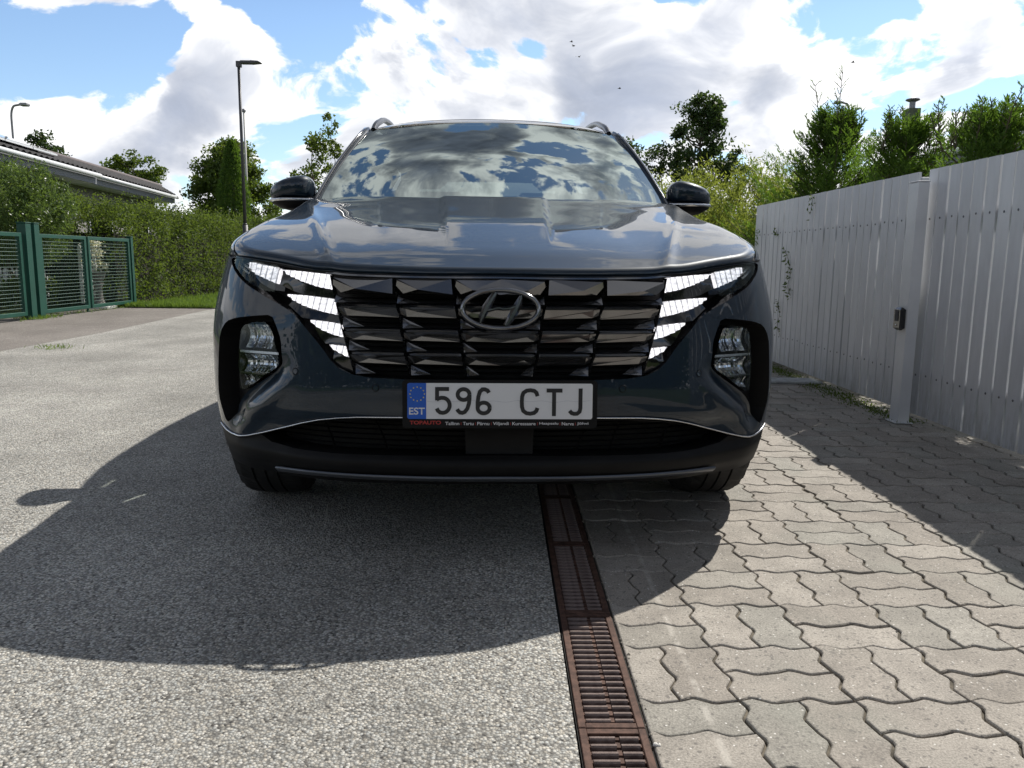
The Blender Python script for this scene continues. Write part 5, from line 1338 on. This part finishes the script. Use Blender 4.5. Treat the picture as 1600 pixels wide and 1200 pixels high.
# ------------------------------------------------------------------ trees on the left
tree('linden_tree', (-10.3, 31, 0), 5.2, (1.75, 1.5, 1.4, 5.0), 120, 230, .12, .085, 'linden', 'rounded bright green tree behind the dark column of thuja', trunk_r=.12, csize=.42, shape=lambda u: (1-u*u)**.5 if u > .25 else .7)
t = empty('columnar_thuja', (-8.98, 27.2, 0), 0, 'narrow dark green thuja column just left of the street lamp', 'tree')
n = 26000; z = rng.uniform(0, 4.65, n); rr = (.50*np.clip((4.75-z)/4.75*2.6, 0, 1)**.7)*(1-.25*np.exp(-z*2)); a = rng.uniform(0, 2*math.pi, n); q = rr*rng.uniform(.75, 1.05, n)
leaves('crown', np.c_[q*np.cos(a), q*np.sin(a), z], .10, .03, LEAF['thuja'], t, (0, 0, 1.6)); MB().tube([(0,0,0),(0,0,4.3)], [.09,.03], 6).build('trunk', M_BARK, t)
boxhedge('hedge', -9.2, -7.3, 27.6, 29.0, 2.15, 12000, .07, .04, 'linden', 'rounded light green hedge right of the lamp post behind the car mirror', 60)
tree('slender_tree', (-5.7, 24.5, 0), 4.9, (.85, .8, 1.5, 4.4), 50, 75, .10, .065, 'linden', 'loose young tree with upright shoots left of the windscreen', trunk_r=.05, csize=.26, seed=21, asym=.15)
tree('slender_tree', (-5.05, 24.3, 0), 5.3, (.28, .25, 2.8, 5.15), 16, 46, .10, .065, 'linden', 'tall thin shoot of a young tree above the windscreen pillar', trunk_r=.03, csize=.17)
tree('garden_tree', (-19.6, 35, 0), 5.9, (1.1, 1.0, 3.2, 5.8), 45, 90, .14, .10, 'tree', 'small tree peeping over the ridge near the curved lamp', trunk_r=.08, csize=.35)
tree('garden_tree', (-18.0, 40, 0), 5.7, (1.5, 1.0, 3.2, 5.7), 45, 90, .15, .11, 'linden', 'pale green treetop above the middle of the tiled roof', trunk_r=.08, csize=.36)
tree('garden_tree', (3.95, 27, 0), 5.0, (.8, .8, 2.2, 4.8), 45, 90, .12, .08, 'tree', 'dark treetop just right of the car roof rail', trunk_r=.06, csize=.33)

# ------------------------------------------------------------------ right side: white fence
def fen_col(t):
    g = t.node('ShaderNodeNewGeometry').outputs['Position']; sp = t.node('ShaderNodeSeparateXYZ', {'Vector': g}); r = t.node('ShaderNodeObjectInfo').outputs['Random']
    c = t.mix(r, C3(.575,.585,.615), C3(.63,.64,.665)); n1 = t.noise(t.vm('MULTIPLY', g, (6, 6, 1.2)), 2.2, 5, .65); c = t.vm('SCALE', c, t.mr(n1, .3, .7, .90, 1.03))
    n2 = t.noise(t.vm('MULTIPLY', g, (20, 20, 3)), 2.5, 5, .7); dirt = t.m('MULTIPLY', t.mr(sp.outputs[2], .34, .04), t.mr(n2, .35, .7)); return t.mix(t.m('MULTIPLY', dirt, .55), c, C3(.22,.21,.16))
M_FEN = principled('white_coated_board', fen_col, .42, spec=.5, bump=nbump(14, .05, .004)); M_SCR = principled('screw_head', (.16,.16,.17), .35, metal=.8)
FX = 2.32
M_POST = principled('white_post_coating', tint((.68,.69,.71), .04, 6), .4)
def board_mesh(h, w_=.0932, t=.0195):
    V = []; F = []; b = .002
    prof = [(-t/2, b), (-t/2, w_-b), (-t/2+b, w_), (t/2-b, w_), (t/2, w_-b), (t/2, b), (t/2-b, 0), (-t/2+b, 0)]
    V = [(x, y, z) for z in (0, h) for x, y in prof]; n = 8; F = [tuple(range(n)), tuple(range(n, 2*n))[::-1]]+[(i, n+i, n+(i+1) % n, (i+1) % n) for i in range(n)]
    return mesh_data('board', V, F, False, [M_FEN])
BM = board_mesh(1.335)
scr = mesh_data('screw', *lathe([(0,.0035),(.0035,.003),(.0062,.0008),(.0065,0)], 8), False, [M_SCR])
def fence(y0, y1, label, pitch=.106):
    t = empty('white_fence_panel', (FX, y0, 0), 0, label, 'fence'); n = int(round((y1-y0)/pitch)); pitch = (y1-y0)/n
    for k in range(n):
        y = k*pitch+(pitch-.0932)/2; b = link('board', BM, t, (rng.normal(0, .0006), y, .052)); b.rotation_euler = (rng.normal(0, .0012), rng.normal(0, .0015), 0)
        for z in (.275-.052, 1.125-.052): s_ = link('screw', scr, b, (-.0099, .045+rng.normal(0, .003), z+rng.normal(0, .003))); s_.rotation_euler = (0, -math.pi/2, 0)
    for z in (.25, 1.10): MB().box(.0105, .045, 0, y1-y0, z, z+.055, .003).build('rail', M_FEN, t)
    MB().box(.010, .05, -.0, .045, .08, 1.36, .003).build('end_stile', M_FEN, t); MB().box(.010, .05, y1-y0-.045, y1-y0, .08, 1.36, .003).build('end_stile', M_FEN, t)
fence(4.50, 7.36, 'far white board fence panel between the dark gate post box and the car'); fence(1.30, 4.405, 'near white board fence panel running out of the right edge')
pst = empty('fence_post', (2.245, 4.36, 0), 0, 'white square post with a black device box standing in front of the board fence', 'post')
MB().box(-.03,.03,-.05,.05,0,1.315,.004).build('shaft', M_POST, pst); MB().box(-.032,.032,-.052,.052,1.3155,1.322,.002).build('cap', M_FEN, pst)
bx_ = MB().box(-.062,-.0305,-.034,.034,.52,.645,.012).build('gate_sensor', M_GLOSS, pst); MB().box(-.0645,-.0625,-.018,.018,.57,.63,.0008).build('sensor_window', M_SEAT, bx_)
V, F = lathe([(0,.004),(.004,.003),(.005,0)], 10); o = obj('sensor_button', V, F, M_CHROME, bx_, False, (-.0625, 0, .548)); o.rotation_euler = (0, -math.pi/2, 0)
MB().box(-.05,.05,-.06,.06,.0005,.008,.002).build('foot_plate', M_FEN, pst)
# creeper hanging on the boards
def creeper(pts, n, label, sz=.035):
    t = empty('climbing_plant', (FX-.02, pts[0][0], 0), 0, label, 'plant'); P = curved_tube([(0, y-pts[0][0], z) for y, z in pts], 8); MB().tube(P, .0016, 4, False).build('stem', M_TWIG, t)
    Q = np.array([tuple(P[i]) for i in rng.integers(0, len(P), n)])+rng.normal(0, 1, (n, 3))*np.array([.008, .022, .022]); Q[:, 0] = -np.abs(Q[:, 0]); leaves('leaves', Q, sz, .014, LEAF['ivy'], t, (-.4, -.3, -.5))
creeper([(6.52,.98),(6.42,.90),(6.36,.80),(6.40,.70),(6.33,.62)], 60, 'trailing green creeper shoot halfway up the far white fence'); creeper([(6.62,.56),(6.55,.47),(6.58,.36),(6.50,.28)], 40, 'lower small creeper shoot on the far white fence', .03)
creeper([(6.05,1.40),(6.0,1.33),(6.03,1.24)], 22, 'creeper tip hanging over the top of the far white fence', .03); creeper([(6.75,1.15),(6.70,1.10)], 12, 'tiny creeper tuft near the top of the far white fence', .03)
# moss and weeds along the foot of the fence
n = 2600; G = np.c_[rng.normal(2.28, .05, n), rng.uniform(4.3, 7.2, n), np.zeros(n)]
g_ = leaves('fence_foot_moss', G, .022, .007, LEAF['hedge'], None, (0, 0, .8)); g_['kind'] = 'stuff'
n = 500; G = np.c_[rng.normal(.291, .004, n), rng.uniform(1.15, 1.75, n), np.full(n, -.012)]
g_ = leaves('joint_moss', G, .008, .004, LEAF['hedge'], None, (0, 0, .8)); g_['kind'] = 'stuff'

# ------------------------------------------------------------------ behind the fence: thujas, willow, trees, house
def spray_thuja(base, h, rad, n_br, label, per=46, mkey='thuja', seed=0, tips=6, zlo=.5, brown=0., top_r=.5, group=None, sparse=1., tall=0):
    """a thuja of flat fan sprays on rising branches, with thin bare leaders at the top"""
    global rng
    rng = np.random.default_rng(seed); t = empty('thuja', base, 0, label, 'tree', group); mb = MB(); Ps, Ds, Ls = [], [], []
    mb.tube([(0,0,0),(.02,0,h*.5),(0,.02,h*.9)], [.045,.03,.01], 6)
    def spray(p, d, L, k):
        d = np.array(d)/np.linalg.norm(d); side = np.cross(d, [0.3, .2, 1.]); side /= np.linalg.norm(side)
        s = rng.uniform(.0, 1, k); sg = rng.choice([-1, 1], k); ang = rng.uniform(.45, .85, k)
        q = np.array(p)+d*(s*L)[:, None]; dd = d*np.cos(ang)[:, None]+side*(sg*np.sin(ang))[:, None]+rng.normal(0, .13, (k, 3)); dd[:, 2] += .15
        ll = L*.42*(1.05-s*.8); 
        for m_ in range(3):
            Ps.append(q+dd*(ll*m_/3)[:, None]); e = dd+rng.normal(0, .22, (k, 3)); e /= np.linalg.norm(e, axis=1, keepdims=True); Ds.append(e); Ls.append(np.full(k, .036)*rng.uniform(.7, 1.4, k))
    for b in range(n_br):
        u = rng.uniform(0, 1)**.85; z = zlo+(h-zlo)*u; a = rng.uniform(0, 2*math.pi); lump = 1+.28*math.sin(3*a+5*u+seed)
        R = rad*(1-u**3.2*(1-top_r*.5))*lump*rng.uniform(.35, 1.2); st = (0, 0, max(.2, z-R*.7)); d = np.array([math.cos(a)*R, math.sin(a)*R, R*.75]); en = np.array(st)+d
        if b % 3 == 0: mb.tube([st, tuple(np.array(st)+d*.6+np.array([0,0,-.03])), tuple(en)], [.012,.006,.002], 4, False)
        spray(np.array(st)+d*.62, d+np.array([0, 0, R*.5]), max(.16, R*.55), int(per*sparse)); spray(np.array(st)+d*.25, d+rng.normal(0, .1, 3), max(.14, R*.5), int(per*.6*sparse))
    for k in range(tips):
        a = rng.uniform(0, 2*math.pi); r = rng.uniform(.05, .75)*rad*top_r*1.2; p = np.array([r*math.cos(a), r*math.sin(a), h*.90]); L = rng.uniform(.14, .34) if k >= tall else rng.uniform(.52, .62); d = np.array([rng.normal(0, .25), rng.normal(0, .25), 1.])
        e = p+d*L; mb.tube([tuple(p), tuple(p+d*L*.5+rng.normal(0, .015, 3)), tuple(e)], [.0055,.004,.002], 4, False)
        for s in np.linspace(.2, .97, 9):
            for sg in (-1, 1):
                ang = rng.uniform(0, 2*math.pi); dd = np.array([math.cos(ang)*.7, math.sin(ang)*.7, .75]); l2 = L*.32*(1.05-s*.75); o0 = p+d*L*s; mb.tube([tuple(o0), tuple(o0+dd*l2)], [.003, .0014], 3, False)
                kk = 5; Ps.append(o0+dd*np.linspace(.2, 1, kk)[:, None]*l2); Ds.append(np.tile(dd, (kk, 1))+rng.normal(0, .3, (kk, 3))); Ls.append(np.full(kk, .026))
    P = np.vstack(Ps); D_ = np.vstack(Ds); D_ /= np.linalg.norm(D_, axis=1, keepdims=True); L_ = np.concatenate(Ls)
    mb.build('trunk', M_TWIG, t); leaves('crown', P, L_, .0085, LEAF[mkey], t, dirs=D_); 
    if brown: k = int(len(P)*brown); sel = rng.integers(0, len(P), k); Q = P[sel]*np.array([.75, .75, .8]); leaves('dry_sprays', Q, .035, .008, LEAF['brown'], t)
    return t
G_T = 'thujas behind the white fence'
spray_thuja((3.12, 7.7, 0), 2.22, .78, 620, 'bushy thuja with two tall bare shoots, farthest behind the white fence', 26, seed=3, tips=30, group=G_T, top_r=.30, tall=2)
spray_thuja((3.62, 7.5, 0), 1.72, .55, 260, 'low thuja filling in beside the tall-shooted one', 24, seed=31, tips=6, group=G_T)
spray_thuja((3.18, 6.45, 0), 1.95, .56, 340, 'thuja with an open top directly behind the white post', 24, seed=5, tips=20, group=G_T, brown=.08, top_r=.6)
spray_thuja((3.30, 5.75, 0), 1.85, .25, 60, 'thin see-through thuja beside the chimney', 18, seed=8, tips=18, group=G_T, top_r=1.1, sparse=.6)
spray_thuja((3.18, 5.25, 0), 1.82, .46, 290, 'dense upright thuja near the right edge behind the fence', 25, seed=9, tips=16, group=G_T, brown=.10, top_r=.7)
spray_thuja((3.42, 4.75, 0), 1.74, .36, 240, 'browning thuja cut off by the right edge', 25, seed=12, tips=8, group=G_T, brown=.35, top_r=.7)
rng = np.random.default_rng(77)
bush('willow_bush', (2.95, 9.6, .98), (1.25, 1.3, 1.02), 280, 230, .062, .015, 'willow', 'light yellow-green willow bush between the car and the white fence', .24, (0, 0, .9), 20, 'bush', arching=True)
bush('willow_bush', (2.55, 11.4, 1.0), (1.0, 1.2, .92), 150, 190, .062, .016, 'willow', 'pale willow bush just behind the right door mirror', .24, (0, 0, .9), 12, 'bush', arching=True)
bush('dark_shrub', (2.75, 8.25, .45), (.55, .5, .45), 60, 110, .05, .025, 'hedge', 'dark shrub low at the far end of the white fence', .16, stems=6, cat='bush')
tree('dark_tree', (6.15, 25.5, 0), 5.9, (1.25, 1.1, 2.9, 5.85), 95, 105, .115, .075, 'tree', 'dark open-crowned tree with a visible trunk right of the windscreen', trunk_r=.11, csize=.30, seed=4, shape=lambda u: 1.05-.62*u if u > .2 else .75)
tree('dark_tree', (4.9, 25.3, 0), 4.6, (.55, .5, 3.1, 4.4), 16, 70, .10, .07, 'tree', 'low side branch tree left of the dark open-crowned tree', trunk_r=.05, csize=.22)
tree('dark_tree', (7.35, 25.3, 0), 4.4, (.45, .5, 2.9, 4.3), 16, 70, .10, .07, 'tree', 'low twiggy tree right of the dark open-crowned tree', trunk_r=.05, csize=.2)
boxhedge('hedge', 1.2, 9.5, 20.5, 22, 2.1, 20000, .08, .045, 'hedge', 'distant hedge below the dark tree beyond the willow', 80)
rng = np.random.default_rng(5)
H2 = empty('house', (10.2, 14, 0), 0, 'grey-tiled house with a vent chimney mostly hidden by the thujas on the right', 'house')
slope_tiles('roof_slope', (-2.75,-7.0,2.72), (-2.75,1.5,2.72), (.8,1.5,3.95), (.8,-7.0,3.95), M_TILE, H2)['kind'] = 'stuff'
MB().box(-2.9,-2.78,-7.0,1.5,2.52,2.72).build('fascia', M_FASC, H2); MB().tube([(-2.95,-7,2.68),(-2.95,1.5,2.68)], .055, 8).build('gutter', M_GUT, H2, True)
MB().box(-2.15,2.9,-6.8,1.3,-.1,2.55).build('wall', M_WALL, H2); MB().box(-2.78,-2.15,-7,1.5,2.50,2.53).build('soffit', M_GUT, H2)
f_ = MB().box(-2.18,-2.151,-4.5,-3.2,1.0,2.1).build('window', M_GUT, H2); MB().box(-2.19,-2.181,-4.42,-3.28,1.08,2.02).build('pane', M_WIN, f_)
ch = MB().box(-3.10,-2.90,.35,.60,2.2,3.58).build('chimney', principled('chimney_cladding', tint((.10,.115,.07), .3, 8), .8), H2); MB().tube([(-3.0,.47,3.58),(-3.0,.47,3.70)], .05, 10).build('flue', M_GALV, ch); obj('chimney_cap', *lathe([(.0,3.78),(.11,3.75),(.12,3.73),(.05,3.70)], 14), M_GALV, ch, False, (-3.0,.47,0))
# far tree line so that the horizon is closed all round
def treeline(name, pts, h, n, label):
    P = []; pts = np.array(pts, float); seg = np.linalg.norm(np.diff(pts, axis=0), axis=1); cum = np.r_[0, np.cumsum(seg)]
    s = rng.uniform(0, cum[-1], n); x = np.interp(s, cum, pts[:, 0]); y = np.interp(s, cum, pts[:, 1]); top = h*(.62+.25*np.sin(s*.35)*np.sin(s*.11+2)+.13*np.sin(s*1.3))
    z = rng.uniform(0, 1, n)**.6*top; o = leaves(name, np.c_[x+rng.normal(0, 1.2, n), y+rng.normal(0, 1.2, n), z], .55, .42, LEAF['tree']); o['kind'] = 'stuff'; o['label'] = label; o['category'] = 'trees'
treeline('distant_woods', [(-60,40),(-30,62),(0,70),(30,62),(60,40)], 5.2, 26000, 'distant belt of dark trees along the horizon')
treeline('distant_woods', [(-25,-12),(-8,-24),(8,-24),(25,-12)], 8.0, 34000, 'unseen tall dense trees behind the camera, shaped to darken the bumper reflections')  # unseen belt behind the camera, heightened and thickened to darken the bumper's reflections
# ------------------------------------------------------------------ birds
M_BIRD = principled('bird_black', (.02,.02,.02), .7)
for (x, y, z, a, lb) in ((2.42,30,8.64,.3,'topmost of the three small birds flying above the windscreen'),(2.50,30,8.50,-.4,'middle of the three small birds flying above the windscreen'),(2.72,30.2,8.18,.9,'lowest of the three small birds flying above the windscreen'),(4.20,30,7.06,.2,'small dark bird flying above the right roof rail'),(8.42,20,5.68,0,'lone small bird in the white cloud above the thujas')):
    t = empty('bird', (x, y, z), a, lb, 'bird', 'small birds in the sky'); s = .6 if y < 25 else .75
    obj('body', *lathe([(0,-.09*s),(.02*s,-.05*s),(.03*s,0),(.02*s,.05*s),(0,.08*s)], 8), M_BIRD, t, True).rotation_euler = (0, math.pi/2, 0)
    for sg in (1, -1): obj('wing', [(.03*s,0,.0),(-.03*s,0,0),(-.05*s,sg*.12*s,.03*s),(-.07*s,sg*.2*s,.01*s),(-.01*s,sg*.12*s,.035*s)], [(0,1,2,4),(2,3,4)], M_BIRD, t)
